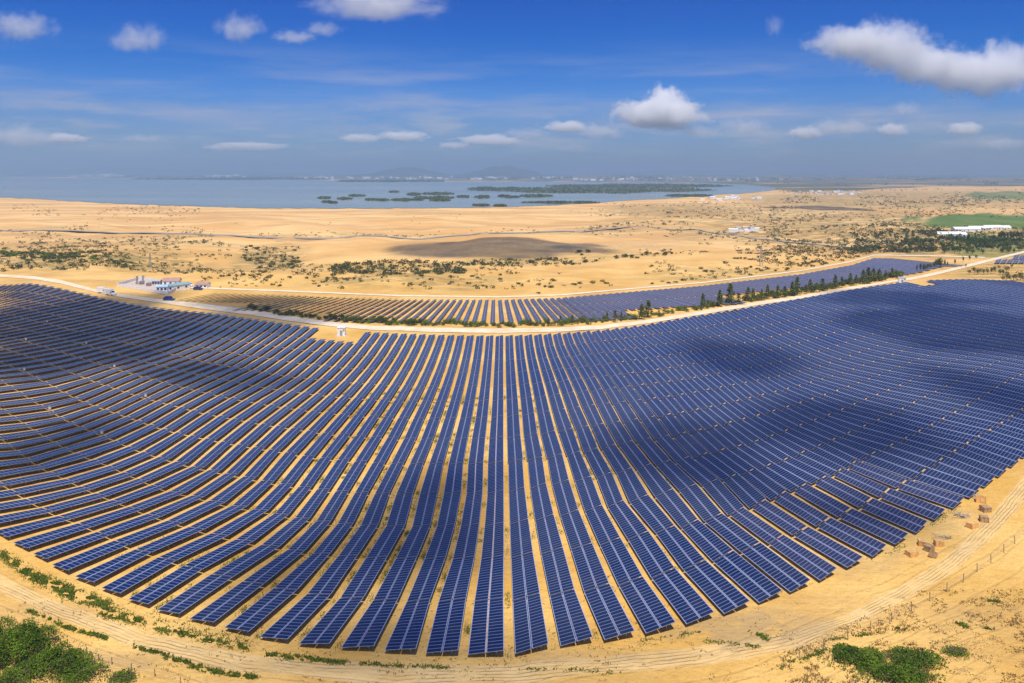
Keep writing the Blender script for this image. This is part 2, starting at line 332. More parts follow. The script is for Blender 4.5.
def fitgrid(pts,lam=0.02):
    A=np.array([(k*SX,j*SJ) for k,j,_,_ in pts]); B=np.array([un(x,y,ZT) for _,_,x,y in pts])
    n=len(A)
    def ph(r2): return np.where(r2>0,0.5*r2*np.log(np.maximum(r2,1e-9)),0)
    r2=((A[:,None]-A[None])**2).sum(-1)
    M=np.zeros((n+3,n+3)); M[:n,:n]=ph(r2)+lam*200*np.eye(n)
    P=np.c_[np.ones(n),A]; M[:n,n:]=P; M[n:,:n]=P.T
    W=np.linalg.solve(M,np.r_[B,np.zeros((3,2))])
    def f(k,j):
        k=np.asarray(k,float);j=np.asarray(j,float);s=k.shape
        Q=np.c_[k.ravel()*SX,j.ravel()*SJ]
        r=((Q[:,None]-A[None])**2).sum(-1)
        return (ph(r)@W[:n]+np.c_[np.ones(len(Q)),Q]@W[n:]).reshape(s+(2,))
    return f
def projg(P,z=ZT):
    return CX+F*P[...,0]/P[...,1], HY+F*(HC-z)/P[...,1]
pts=list(NP)
gf=fitgrid(pts)
for it in range(3):
    add_=[]
    js=np.linspace(0,13,400)
    for k,x,y in LP:
        P=gf(np.full(400,k),js); u,v=projg(P); d=(u-x)**2+(v-y)**2; i=d.argmin()
        if 0<i<399: add_.append((k,js[i],x,y))
    gf=fitgrid(NP+add_)


# ------------------------------------------------------------------ terrain
near_edge = gf(np.linspace(-26, 26, 260), np.zeros(260))
k_lo, k_hi = -66, 66
def smooth(x, a, b):
    t = np.clip((x-a)/(b-a), 0, 1); return t*t*(3-2*t)
def farmouter(px, py):
    """0 inside the two panel fields, 1 outside"""
    fx = [x for x, y in FAR2]; fy = [y for x, y in FAR2]
    return py < np.interp(px, fx, fy)-2
FAR2 = [(-300, 262), (0, 276), (190, 288), (300, 291), (400, 295), (500, 296), (560, 294), (640, 287), (700, 282), (760, 275), (800, 270), (850, 261), (872, 254), (930, 254), (1024, 246), (1400, 230)]
def zheight(X, Y):
    X = np.asarray(X, float); Y = np.asarray(Y, float)
    px = CX+F*X/np.maximum(Y, 1); py = HY+F*HC/np.maximum(Y, 1)
    m = np.interp(px, [a for a, b in FAR2], [b for a, b in FAR2])
    out = smooth(m-py, 2, 14)*(Y > 50)
    z = out*(3.2*fbm(X/90, Y/140, 3, 3)+.9*fbm(X/25, Y/45, 3, 9))
    # low dune ridges
    z += out*smooth(Y, 500, 700)*(1-smooth(Y, 1000, 1300))*(2.4*np.maximum(0, fbm(X/160+5, Y/60, 2, 21)))
    z *= 1-.98*smooth(Y, 950, 1260)
    nearz = (1-smooth(Y, 330, 420))*.10*fbm(X/7, Y/9, 3, 5)*(py > 0)
    return z+nearz-.05
def zone_of(px, py):
    """soil patches: scrub ground, grey packed soil with painted cloud shade, cultivated green"""
    s = np.zeros_like(px); soil_shade = np.zeros_like(px); green = np.zeros_like(px)
    def e(cx, cy, rx, ry, soft=.5):
        d = np.hypot((px-cx)/rx, (py-cy)/ry)*(1+.22*fbm(px/(rx*.35)+cx, py/(ry*.8), 3, 12)); return 1-smooth(d, 1-soft, 1+soft*.3)
    for cx, cy, rx, ry, a in ((60, 262, 150, 12, .8), (110, 246, 150, 8, .4), (30, 232, 120, 5, .35), (268, 256, 42, 15, .8), (398, 270, 85, 7, .9), (400, 283, 120, 8, .6), (535, 263, 75, 4.5, .7), (620, 258, 60, 4, .5),
                             (760, 276, 130, 9, .45), (840, 228, 150, 22, .85), (940, 243, 120, 16, 1.0), (700, 212, 110, 10, .8), (690, 223, 120, 4, .55), (850, 207, 60, 4, .9), (950, 196, 130, 7, .5), (330, 235, 330, 3.0, .45), (640, 231, 80, 3, .5),
                             (130, 282, 60, 4, .2), (1000, 270, 60, 12, .6), (200, 268, 200, 5, .45), (960, 205, 90, 8, .35), (1100, 230, 120, 30, .8), (900, 200, 200, 12, .9), (960, 245, 110, 14, 1.0), (780, 215, 120, 9, .7), (-80, 262, 120, 18, .7)):
        s = np.maximum(s, a*e(cx, cy, rx, ry))
    for cx, cy, rx, ry, a in ((745, 628, 95, 22, .9), (560, 655, 160, 9, .5), (860, 560, 60, 16, .45), (960, 520, 50, 16, .35), (60, 610, 60, 12, .3), (110, 660, 60, 12, .45), (300, 665, 120, 8, .3), (470, 250, 90, 10, .75), (560, 252, 90, 7, .6), (620, 247, 70, 6, .6), (180, 287, 34, 5, .6), (250, 300, 60, 5, .5), (590, 232, 60, 3, .6), (1000, 640, 90, 60, .25)):  # packed soil patches, plus cloud shade painted as darker ground
        soil_shade = np.maximum(soil_shade, a*e(cx, cy, rx, ry))
    for cx, cy, rx, ry, a in ((985, 222, 76, 8.5, 1), (1010, 195, 45, 4, .8), (972, 240, 26, 4.5, 1), (1060, 222, 60, 9, 1), (1005, 249, 75, 9, .55), (1010, 242, 30, 3, .8)):
        green = np.maximum(green, a*e(cx, cy, rx, ry, .12))
    return s, soil_shade, green
def build_ground():
    Ys = np.concatenate([np.linspace(-400, 20, 15), np.linspace(30, 60, 8), HC*F/(np.linspace(HC*F/64, HC*F/900, 520)), np.geomspace(915, 30000, 150)])
    Ys = np.unique(Ys); S = np.linspace(-1, 1, 421)
    YY, SS = np.meshgrid(Ys, S, indexing='ij')
    XX = SS*(110+.88*np.maximum(YY, 0)+(YY < 0)*abs(YY)*.5)
    ZZ = zheight(XX, YY)
    n, k = YY.shape
    v = np.stack([XX, YY, ZZ], -1).reshape(-1, 3)
    i = np.arange((n-1)*k).reshape(n-1, k)[:, :-1].ravel()
    f = np.stack([i, i+1, i+k+1, i+k], 1)
    me = bpy.data.meshes.new('ground')
    me.vertices.add(len(v)); me.vertices.foreach_set('co', v.astype(np.float32).ravel())
    me.loops.add(len(f)*4); me.loops.foreach_set('vertex_index', f.astype(np.int32).ravel())
    me.polygons.add(len(f)); me.polygons.foreach_set('loop_start', np.arange(0, len(f)*4, 4, dtype=np.int32))
    me.update(calc_edges=True); me.validate()
    me.polygons.foreach_set('use_smooth', np.ones(len(f), bool))
    px = CX+F*v[:, 0]/np.maximum(v[:, 1], 20); py = HY+F*HC/np.maximum(v[:, 1], 20)
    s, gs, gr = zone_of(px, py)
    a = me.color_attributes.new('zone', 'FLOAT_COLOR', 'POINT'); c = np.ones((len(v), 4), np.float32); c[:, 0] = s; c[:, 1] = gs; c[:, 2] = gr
    lim = np.interp(px, [-400, 0, 120, 256, 430, 560, 700, 745, 800, 860, 930, 1024, 1400], [176.2, 177, 178, 179.3, 181.4, 181.7, 183, 187, 192.5, 190, 186.5, 186, 186])+.6*vnoise(px/14, px*0, 6)
    c[:, 3] = smooth(lim-py, -.6, .6)*(v[:, 1] > 100)
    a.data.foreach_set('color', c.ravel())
    ed = np.full(len(v), -50.0, np.float32)
    sel = np.where((v[:, 1] < 260) & (v[:, 1] > 40))[0]
    for q in range(0, len(sel), 5000):
        ix = sel[q:q+5000]; d = np.hypot(v[ix, None, 0]-near_edge[None, :, 0], v[ix, None, 1]-near_edge[None, :, 1])
        j = d.argmin(1); ey = near_edge[j, 1]; r = np.hypot(v[ix, 0], v[ix, 1]); er = np.hypot(near_edge[j, 0], near_edge[j, 1])
        ed[ix] = np.where(r < er, d.min(1), -d.min(1))
    b = me.attributes.new('edge', 'FLOAT', 'POINT'); b.data.foreach_set('value', ed)
    TX = [-200, 0, 60, 150, 250, 400, 520, 640, 740, 800, 850, 900, 950, 990, 1024, 1080]; TY = [500, 583, 610, 643, 664, 675, 672, 661, 651, 638, 620, 595, 564, 528, 488, 420]
    yc = np.interp(px, TX, TY); sl_ = np.abs(np.interp(px+6, TX, TY)-np.interp(px-6, TX, TY))/12; hw = 9*np.sqrt(1+sl_**2)*(1+.25*vnoise(px/60, px*0, 8))
    tv = np.where((v[:, 1] > 40) & (py > 300), np.clip((py-yc)/hw, -9, 9), 9).astype(np.float32)
    b2 = me.attributes.new('track', 'FLOAT', 'POINT'); b2.data.foreach_set('value', tv)
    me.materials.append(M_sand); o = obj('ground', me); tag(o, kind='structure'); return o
build_ground()
def strip(name, pts, mat, z, kind='structure'):
    """flat band from px polylines: list of (px, py_top, py_bottom)"""
    mb = MB(); P = []
    for (x0, a0, b0), (x1, a1, b1) in zip(pts[:-1], pts[1:]):
        for t in np.linspace(0, 1, 9)[:-1]:
            P.append((x0+(x1-x0)*t, a0+(a1-a0)*t, b0+(b1-b0)*t))
    P.append(pts[-1])
    Q = []
    for x, a, b in P:
        A = un(x, a); B = un(x, b)
        za = max(float(zheight(*A)), float(zheight(*B))) + z
        Q.append(((A[0], A[1], za), (B[0], B[1], za)))
    for (a, b), (c, d) in zip(Q[:-1], Q[1:]): mb.quad(b, d, c, a)
    o = obj(name, mb.mesh(name, mat)); tag(o, kind=kind); return o
strip('road', [(-220, 262, 266), (-100, 268, 271.5), (0, 274.5, 277), (35, 276.5, 279.5), (60, 280, 283.5), (90, 288, 291), (112, 293.3, 296), (160, 299.5, 303), (200, 303.5, 308.8), (250, 309.5, 315), (285, 315.5, 320.5), (330, 322, 326.5), (370, 325.8, 330), (430, 328, 332.5), (504, 328.8, 333.4), (560, 327.6, 331.8), (600, 325.6, 329.6), (645, 320.5, 324.2), (700, 311.4, 315), (760, 301.6, 305), (800, 295.8, 298.9), (850, 287.2, 289.8), (895, 280.2, 282), (912, 277.4, 280), (932, 273, 276), (960, 266.5, 269.2), (990, 259, 261.5), (1024, 251, 253), (1200, 228, 230)], M_road, .16)
strip('dirt_track', [(190, 286.5, 288.2), (230, 288.4, 289.8), (300, 291, 292.4), (400, 295.2, 296.6), (500, 296.4, 297.8), (560, 294.4, 295.8), (640, 287.4, 288.6), (700, 282.4, 283.5), (760, 275.3, 276.4), (800, 270.4, 271.4), (850, 261.2, 262.4), (874, 254.6, 255.6), (930, 255.2, 256.2), (985, 257, 258)], M_road, .16)
strip('desert_road', [(-200, 227, 228), (0, 231, 231.9), (120, 233, 234), (300, 235.2, 236.4), (400, 236, 237), (480, 235.6, 236.6), (560, 233.2, 234.2), (640, 229.8, 230.7), (700, 229.4, 230.2), (760, 237, 237.8), (800, 240.5, 241.2), (860, 243.5, 244)], simple('dusty_tarmac', (.36, .30, .24), .9), .35)
# water
def water():
    m, q, out = material('lake_water'); geo = q.n('ShaderNodeNewGeometry'); P = geo.outputs['Position']
    c = q.mix(q.step(q.noise(q.scale(P, (.35, 1, 1)), .0022, 5), .35, .65), (.22, .28, .235), (.30, .34, .285))
    bmp = q.n('ShaderNodeBump', {'Strength': .25, 'Distance': 1.0, 'Height': q.noise(P, .05, 4)})
    b = q.n('ShaderNodeBsdfPrincipled', {'Base Color': c, 'Roughness': .22, 'IOR': 1.33, 'Normal': bmp.outputs[0]}); q.put(out.inputs[0], b.outputs[0])
    near = [(-400, 188), (-150, 194), (0, 197.4), (60, 200.5), (110, 203.6), (180, 206), (256, 208.2), (330, 208.8), (430, 208.4), (512, 206.8), (560, 205), (600, 202.6), (650, 199.5), (700, 196.2), (742, 193.5), (775, 190.5)]
    far = [(-400, 176.4), (-150, 177), (0, 177.3), (120, 178.4), (256, 179.5), (330, 180.5), (430, 181.6), (512, 181.6), (560, 181.8), (600, 182), (650, 182.2), (700, 183), (742, 184.6), (775, 187.5)]
    mb = MB()
    def dens(L):
        xs = np.linspace(L[0][0], L[-1][0], 420); return xs, np.interp(xs, [a for a, b in L], [b for a, b in L])
    xs, yn = dens(near); _, yf = dens(far)
    yn = yn+.35*fbm(xs/9, xs*0, 3, 4)
    A = [(*un(x, y), .45) for x, y in zip(xs, yn)]; B = [(*un(x, y), .45) for x, y in zip(xs, yf)]
    for i in range(len(A)-1): mb.quad(A[i], A[i+1], B[i+1], B[i])
    o = obj('lake', mb.mesh('lake', m)); tag(o, kind='structure')
water()

# ------------------------------------------------------------------ solar tables of the main field
def table_frame(k, j, gap=.10, jn=None):
    jn = j+1 if jn is None else jn
    a = .022*(1 if j > 3 else .75)*(.6 if k < -8 else .55 if k < 9 else 1)
    L0, L1 = gf([k+gap], [j+a])[0], gf([k+gap], [jn-a])[0]
    H0, H1 = gf([k+1-gap], [j+a])[0], gf([k+1-gap], [jn-a])[0]
    return L0, L1, H0, H1
def lerp(a, b, t): return tuple(x+(y-x)*t for x, y in zip(a, b))
ZL, ZH = .50, 1.15
def zhi(k): return .86+.32*min(1, max(0, (k+7)/12))    # the tables stand steeper on the right slope
def is_missing(k, j):
    return (j == 12 and -20 <= k <= -16) or (j == 12 and k in (49, 50, 51))
def grey_block(k, j): return (k >= 8 and k <= 14 and j <= 1) or (j == 12 and 0 <= k <= 14)  # dusty near block; paler reflection painted on the far-end tables
cells = []
for k in range(k_lo, k_hi):
    for j in range(13):
        if is_missing(k, j): continue
        gap = .20 if (8 <= k <= 14 and j <= 1) else .105+(.045*min(1, max(0, (-k-1)/6)) if k < 0 else .03*(j <= 4)*(k <= 8))
        L0, L1, H0, H1 = table_frame(k, j, gap)
        c = (L0+L1+H0+H1)/4
        if c[1] < 40: continue
        px, py = CX+F*c[0]/c[1], HY+F*(HC-ZT)/c[1]
        if not (-170 < px < 1190): continue
        # keep well shaped quads only
        e1 = L1-L0; e2 = H0-L0; ar = e1[0]*e2[1]-e1[1]*e2[0]
        e3 = H1-H0; e4 = H1-L1
        if not (ar < 0 and e3[0]*e4[1]-e3[1]*e4[0] < 0): continue
        wdt = -ar/np.hypot(*e1)
        if wdt < 1.3 or wdt > 11: continue
        if px > 1030 and py < 282: continue
        q = [(CX+F*p[0]/p[1], HY+F*(HC-z)/p[1]) for p, z in ((L0, ZL), (L1, ZL), (H1, zhi(k)), (H0, zhi(k)))]
        q = [(min(max(x, 0), 1024), min(max(y, 0), 683)) for x, y in q]
        A = abs(sum(q[i][0]*q[(i+1) % 4][1]-q[(i+1) % 4][0]*q[i][1] for i in range(4)))/2
        inframe = -25 < px < 1049
        cells.append((A if inframe else 0, k, j, L0, L1, H0, H1, px, py))
cells.sort(key=lambda c: -c[0])
def slab(mb, l0, l1, h0, h1, th, n, tint, tints):
    """thin slab whose top carries the module pattern; l = low edge, h = high edge"""
    dn = lambda p: (p[0], p[1], p[2]-th)
    # winding: l0 -> l1 is away from the camera, h to the right
    mb.quad(l0, h0, h1, l1, uv=[(0.001, 0), (.999, 0), (.999, n), (.001, n)])
    mb.quad(dn(l1), dn(h1), dn(h0), dn(l0), mi=1)
    mb.quad(l0, l1, dn(l1), dn(l0), mi=1); mb.quad(h1, h0, dn(h0), dn(h1), mi=1)
    mb.quad(h0, l0, dn(l0), dn(h0), mi=1); mb.quad(l1, h1, dn(h1), dn(l1), mi=1)
    tints += [tint]*6
def set_tint(me, tints):
    a = me.attributes.new('tint', 'FLOAT', 'FACE'); a.data.foreach_set('value', np.array(tints, np.float32))
def halves(L0, L1, H0, H1, org=(0, 0), ZH=1.1):
    s = .012
    o = np.array(org)
    P = lambda p, z: (p[0]-o[0], p[1]-o[1], z)
    l0, l1, h0, h1 = P(L0, ZL), P(L1, ZL), P(H0, ZH), P(H1, ZH)
    return [(l0, l1, lerp(l0, h0, .5-s), lerp(l1, h1, .5-s)), (lerp(l0, h0, .5+s), lerp(l1, h1, .5+s), h0, h1)], (l0, l1, h0, h1)
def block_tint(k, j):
    # neighbouring tables share a tone, with sharp changes at the table ends
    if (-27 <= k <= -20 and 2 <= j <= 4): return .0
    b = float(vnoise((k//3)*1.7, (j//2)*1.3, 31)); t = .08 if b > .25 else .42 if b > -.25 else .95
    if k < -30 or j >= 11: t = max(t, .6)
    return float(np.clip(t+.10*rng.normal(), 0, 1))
def nmod(L0, L1): return int(round(np.hypot(*(L1-L0))/.74))
def build_table(c):
    A, k, j, L0, L1, H0, H1, px, py = c
    ctr = (L0+L1+H0+H1)/4
    t = empty('solar_table', (ctr[0], ctr[1], 0))
    grey = grey_block(k, j); tint = block_tint(k, j)
    hv, (l0, l1, h0, h1) = halves(L0, L1, H0, H1, ctr, zhi(k))
    mat = M_pvg if grey else M_pv; n = nmod(L0, L1)
    for h in hv:
        mb = MB(); ti = []; slab(mb, *h, .045, n, tint, ti)
        me = mb.mesh('module_row', [mat, M_back]); set_tint(me, ti); obj('module_row', me, t)
    mb = MB()
    for s_ in (.2, .45, .55, .8):
        a = lerp(l0, h0, s_); b = lerp(l1, h1, s_)
        mb.bar((a[0], a[1], a[2]-.085), (b[0], b[1], b[2]-.085), .07)
    for u in (.08, .36, .64, .92):
        a = lerp(lerp(l0, l1, u), lerp(h0, h1, u), .06); b = lerp(lerp(l0, l1, u), lerp(h0, h1, u), .94)
        mb.bar((a[0], a[1], a[2]-.17), (b[0], b[1], b[2]-.17), .08)
    obj('support_frame', mb.mesh('support_frame', M_alu), t)
    for u in (.08, .36, .64, .92):
        for s_ in (.25, .78):
            a = lerp(lerp(l0, l1, u), lerp(h0, h1, u), s_)
            mb = MB(); mb.bar((a[0], a[1], -.3), (a[0], a[1], a[2]-.2), .10); obj('post', mb.mesh('post', M_alu), t)
    end = 'at the near end' if j == 0 else ordinal(j+1)+' from the near end'
    if k == 0: row = 'first row right'
    elif k > 0: row = ordinal(k+1)+' row right'
    else: row = ordinal(-k)+' row left'
    lab = ('greyish' if grey else 'blue')+' solar table '+end+', '+row+' of the straight middle lane'
    tag(t, lab, 'solar table', 'blue solar tables nearest the camera')
NT = 300
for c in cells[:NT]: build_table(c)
def far_tables(cs, name, label, mat0=M_pv):
    mb = MB(); ti = []
    for c in cs:
        A, k, j, L0, L1, H0, H1, px, py = c
        hv, (l0, l1, h0, h1) = halves(L0, L1, H0, H1, ZH=zhi(k) if k != 99 else .95)
        tint = block_tint(k, j); n = nmod(L0, L1); nb = len(mb.f)
        for h in hv: slab(mb, *h, .045, n, tint, ti)
        if grey_block(k, j): 
            for q in range(nb, len(mb.f)):
                if mb.mi[q] == 0: mb.mi[q] = 2
        elif k < -24 and k+j*1.2 < -21+3*float(vnoise(k*.4, j*.7, 8)):
            for q in range(nb, len(mb.f)):
                if mb.mi[q] == 0: mb.mi[q] = 3
        for u in (.1, .5, .9):
            for s_ in (.25, .78):
                a = lerp(lerp(l0, l1, u), lerp(h0, h1, u), s_)
                mb.bar((a[0], a[1], -.2), (a[0], a[1], a[2]-.05), .12, mi=1); ti += [0]*6
    me = mb.mesh(name, [mat0, M_back, M_pvg, M_pvb]); set_tint(me, ti); o = obj(name, me); tag(o, label, 'solar tables', kind='stuff')
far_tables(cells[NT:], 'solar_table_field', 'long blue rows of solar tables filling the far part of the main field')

# the second field beyond the road
def second_field():
    cs = []
    top = lambda x: np.interp(x, [190, 300, 400, 500, 560, 640, 700, 760, 800, 850, 872, 930], [291.5, 293.6, 297.8, 299, 297, 290.2, 285.2, 278.2, 273.5, 264.5, 257.5, 258.5])
    bot = lambda x: np.interp(x, [190, 250, 300, 350, 400, 500, 560, 600, 640, 700, 760, 800, 850, 880, 905, 930], [297, 307.5, 315, 320, 322.5, 323.5, 321.5, 319, 314, 305, 296, 290, 281, 275.5, 270, 262.5])
    xt = 215.0; rows = []
    while xt < 935:
        rows.append(xt); xt += 6.4 if xt < 640 else 5.6
    for a, b in zip(rows[:-1], rows[1:]):
        def ln(x0, t):
            y = top(x0)+(t*30); x = x0+(x0-495)*.5*(t*30)/22*(.9 if x0 < 640 else 1.15)
            return x, y
        ts = np.linspace(0, 1, 5)
        for t0, t1 in zip(ts[:-1], ts[1:]):
            m = ln((a+b)/2, (t0+t1)/2)
            if m[1] > bot(m[0])-2.2 or m[0] < 195 or m[0] > 940: continue
            w = .26 if a < 430 else .22 if a < 560 else .15
            L0 = np.array(un(*ln(a+(b-a)*w, t1-.004), ZT)); L1 = np.array(un(*ln(a+(b-a)*w, t0+.004), ZT))
            H0 = np.array(un(*ln(b-(b-a)*w, t1-.004), ZT)); H1 = np.array(un(*ln(b-(b-a)*w, t0+.004), ZT))
            cs.append((0, 99, 5, L0, L1, H0, H1, 0, 0))
    for x in np.arange(985, 1100, 6):      # the corner of a third field at the right
        for y0 in (246.5, 250.5, 254.5, 258.5):
            if y0 < 262-(x-985)*.30: continue
            p = [np.array(un(x+dx, y0+dy, ZT)) for dx, dy in ((-3, 3.9), (-.5, .1), (2.6, 3.9), (5.0, .1))]
            cs.append((0, 99, 5, p[0], p[1], p[2], p[3], 0, 0))
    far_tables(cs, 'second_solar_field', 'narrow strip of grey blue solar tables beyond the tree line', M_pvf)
second_field()

# ------------------------------------------------------------------ vegetation
def leafmesh(name, cen, rad, mat, n_per=None, size=.3, flat=.0, seed=1):
    """leaf-sized faces; cen (n,3) centres, size (scalar or n)"""
    r_ = np.random.default_rng(seed); n = len(cen); sz = np.broadcast_to(size, n)*r_.uniform(.6, 1.3, n)
    a = r_.normal(size=(n, 3)); a[:, 2] *= .6; a /= np.linalg.norm(a, axis=1)[:, None]
    b = np.cross(a, r_.normal(size=(n, 3))); b /= np.linalg.norm(b, axis=1)[:, None]
    v = np.stack([cen-a*sz[:, None]*.5, cen+b*sz[:, None]*.32, cen+a*sz[:, None]*.5, cen-b*sz[:, None]*.32], 1).reshape(-1, 3)
    me = bpy.data.meshes.new(name); f = np.arange(n*4).reshape(-1, 4)
    me.from_pydata(v.tolist(), [], f.tolist()); me.materials.append(mat); me.update(); return me
def clump_points(r_, n, w, h, lumps=6, base=.0):
    """points through the volume of an uneven low crown"""
    P = []
    for i in range(lumps):
        a = r_.uniform(0, 6.28); d = r_.uniform(0, .62)*w; c = np.array([math.cos(a)*d, math.sin(a)*d, base+h*r_.uniform(.30, .62)])
        rr = r_.uniform(.32, .6); m = n//lumps
        q = r_.normal(size=(m, 3)); q /= np.linalg.norm(q, axis=1)[:, None]; q *= r_.uniform(.55, 1, (m, 1))
        P.append(c+q*np.array([w*rr, w*rr, h*rr*.75]))
    P = np.concatenate(P); P[:, 2] = np.abs(P[:, 2]); return P
def trunk_mesh(name, h, r0, r_, limbs=3, lean=.05, lo=.35):
    mb = MB()
    def cone(a, b, ra, rb, n=6):
        a = Vector(a); b = Vector(b); d = (b-a).normalized(); x = d.orthogonal().normalized(); y = d.cross(x)
        A = [tuple(a+(x*math.cos(t)+y*math.sin(t))*ra) for t in np.linspace(0, 2*math.pi, n, endpoint=False)]
        B = [tuple(b+(x*math.cos(t)+y*math.sin(t))*rb) for t in np.linspace(0, 2*math.pi, n, endpoint=False)]
        for i in range(n): mb.quad(A[i], A[(i+1) % n], B[(i+1) % n], B[i])
    top = (r_.uniform(-lean, lean)*h, r_.uniform(-lean, lean)*h, h)
    cone((0, 0, -.3), top, r0, r0*.3)
    for i in range(limbs):
        t = lo+(.9-lo)*i/max(1, limbs); a = r_.uniform(0, 6.28); p = tuple(x*t for x in top)
        cone(p, (p[0]+math.cos(a)*h*.22, p[1]+math.sin(a)*h*.22, p[2]+h*.16), r0*.45, r0*.12, 5)
    return mb.mesh(name, M_bark)
def ground_z(x, y): return float(zheight(x, y))
def at(px, py): 
    x, y = un(px, py); return x, y, ground_z(x, y)

# young casuarina trees: narrow feathery cones
pines = []
for i in range(6):
    r_ = np.random.default_rng(40+i); n = 420; h = 1.0
    t = r_.uniform(.08, 1, n)**.8; a = r_.uniform(0, 6.28, n); rad = (.20*(1-t)**.55+.02)*(.55+.45*r_.random(n))*(1+.35*np.sin(a*2+i)+.25*np.sin(t*17+a))
    P = np.stack([np.cos(a)*rad, np.sin(a)*rad, t+.03*r_.normal(size=n)], 1)
    pines.append((leafmesh('crown', P, 0, M_pine, size=.085, seed=i), trunk_mesh('trunk', .93, .022, r_, 5, .02)))
bushes = []
for i in range(6):
    r_ = np.random.default_rng(60+i); P = clump_points(r_, 330, .5, .75, 7)
    bushes.append((leafmesh('foliage', P, 0, [M_pine, M_bush, M_darkt, M_grass][i % 3], size=.12, seed=i), trunk_mesh('stem', .5, .03, r_, 3, .1, .2)))
def make_tree(kind, variants, loc, s, name, label, cat, group, rz=None, pn=('crown', 'trunk')):
    cr_, tr_ = random.choice(variants)
    e = empty(name, loc, random.uniform(0, 6.28) if rz is None else rz); e.scale = s
    obj(pn[0], cr_, e); obj(pn[1], tr_, e); tag(e, label, cat, group); return e
base = lambda x: float(np.interp(x, [245, 262, 300, 340, 400, 440, 500, 560, 600, 645, 700, 760, 800, 850, 880, 900], [309.5, 313.5, 318.5, 322.5, 325.8, 327, 327.8, 326.3, 324.2, 319.3, 310.6, 301, 295.2, 286.8, 282, 278.8]))
tall = [(642,15),(649,17),(659,7),(703,15),(720,16),(731,21),(738,11),(749,14),(753,13),(762,11),(768,14),(777,13),(785,11),(792,14),(797,18),(806,9),(810,13),(822,12),(835,14),(842,11),(850,12),(856,10),(864,14),(869,16),(873,13),(879,12),(886,10),(893,10),(898,8),(615,12),(622,9),(607,9),(573,10),(583,8),(560,9),(548,8),(531,7)]
for x, h in tall:
    x += random.uniform(-.8, .8); yb = base(x)-random.uniform(.2, 2.0); X, Y, Z = at(x, yb); s = h*Y/F
    lab = 'tall dark young casuarina tree standing above the roadside hedge' if h >= 13 else 'slim young casuarina tree in the row beside the dirt road'
    make_tree('p', pines, (X, Y, Z), (s*random.uniform(.9, 1.35),)*2+(s,), 'casuarina_tree', lab, 'tree', 'young casuarina trees along the road between the solar fields')
x = 247.0
while x < 902:
    if x < 350: h = random.uniform(4.5, 9); step = 3.0; lab = 'dark green roadside bush in the shaded left stretch of the hedge'; v = [bushes[2], bushes[5], bushes[0]]
    elif x < 425: h = random.uniform(5.5, 10); step = 2.4; lab = 'full green roadside bush opposite the white cabin'; v = [bushes[2], bushes[5], bushes[0], bushes[1]]
    elif x < 690: h = random.uniform(4.5, 9); step = 3.2; lab = 'low yellowish green bush in the thin middle of the roadside hedge'; v = [bushes[0], bushes[3], bushes[1], bushes[4]]
    else: h = random.uniform(5, 10); step = 2.6; lab = 'dark bush filling the hedge below the casuarina trees'; v = [bushes[0], bushes[3], bushes[2]]
    if random.random() < .93:
        yb = base(x)-random.uniform(.3, 4.0); X, Y, Z = at(x, yb); s = h*Y/F
        make_tree('b', v, (X, Y, Z), (s*random.uniform(.8, 1.3),)*2+(s,), 'roadside_bush', lab, 'bush', 'bushes of the hedge between the two solar fields', pn=('foliage', 'stem'))
    x += step*random.uniform(.7, 1.3)

# clumps of trees at the right, near the third field and the farmland
def crown_tree(n, w, mat, seed, h=1.0, size=.1):
    r_ = np.random.default_rng(seed); P = clump_points(r_, n, w, h*.75, 9, .18)
    return (leafmesh('crown', P, 0, mat, size=size, seed=seed), trunk_mesh('trunk', .6, .03, r_, 4, .05))
rounds = [crown_tree(260, .42, M_darkt, 80+i) for i in range(4)]
narrow = [crown_tree(200, .18, M_darkt, 90+i) for i in range(3)]
olive = [crown_tree(240, .45, M_scrub, 95+i) for i in range(3)]
def group_trees(lst, variants, name, label, cat, group, wf=(.8, 1.3)):
    for x, y, h in lst:
        X, Y, Z = at(x, y); s = h*Y/F
        make_tree('t', variants, (X, Y, Z), (s*random.uniform(*wf),)*2+(s,), name, label, cat, group)
L = [(918+i*3.3+random.uniform(-1, 1), 271.5-i*.55+random.uniform(-1, .6), random.uniform(6, 10)) for i in range(10)]+[(940, 268, 13), (924, 270, 8), (955, 264.5, 7), (963, 262, 7), (970, 260, 6), (976, 259, 6)]
group_trees(L, rounds+narrow, 'leafy_tree', 'dark tree in the clump where the second field ends', 'tree', 'dark trees at the right end of the second field')
L = [(970+i*3.6+random.uniform(-1.2, 1.2), 274.5+random.uniform(-2.5, 1), random.uniform(6, 9.5)) for i in range(11)]+[(966, 267, 4), (999, 269, 5), (1012, 268, 5)]
group_trees(L, olive+rounds, 'shrubby_tree', 'olive green shrubby tree on the sand behind the main field corner', 'tree', 'shrubby trees behind the right corner of the main field')
L = [(1003+i*3.5, 281+random.uniform(-1, .5), random.uniform(6, 12)) for i in range(8)]
group_trees(L, olive, 'brown_shrub', 'brownish shrub at the right border beside the far panels', 'shrub', 'brownish shrubs at the right border')
L = [(905+random.uniform(0, 125), 243+random.uniform(-5, 11), random.uniform(4.5, 8)) for i in range(130)]
L += [(905+i*2.6, 243.5+random.uniform(-1.2, 1.2)-max(0, i-30)*.12, random.uniform(4.5, 8)) for i in range(46)]
group_trees(L, rounds, 'farm_tree', 'dark green tree in the belt around the white farm buildings', 'tree', 'dark trees around the white farm buildings', (.9, 1.5))
L = [(999+i*2.9, 239.5-i*.15, random.uniform(9, 12)) for i in range(9)]+[(968, 243, 10), (957, 243, 8), (975, 242, 7)]
group_trees(L, narrow, 'poplar_like_tree', 'narrow upright tree in the row right of the white farm buildings', 'tree', 'narrow upright trees by the farm buildings', (.9, 1.1))

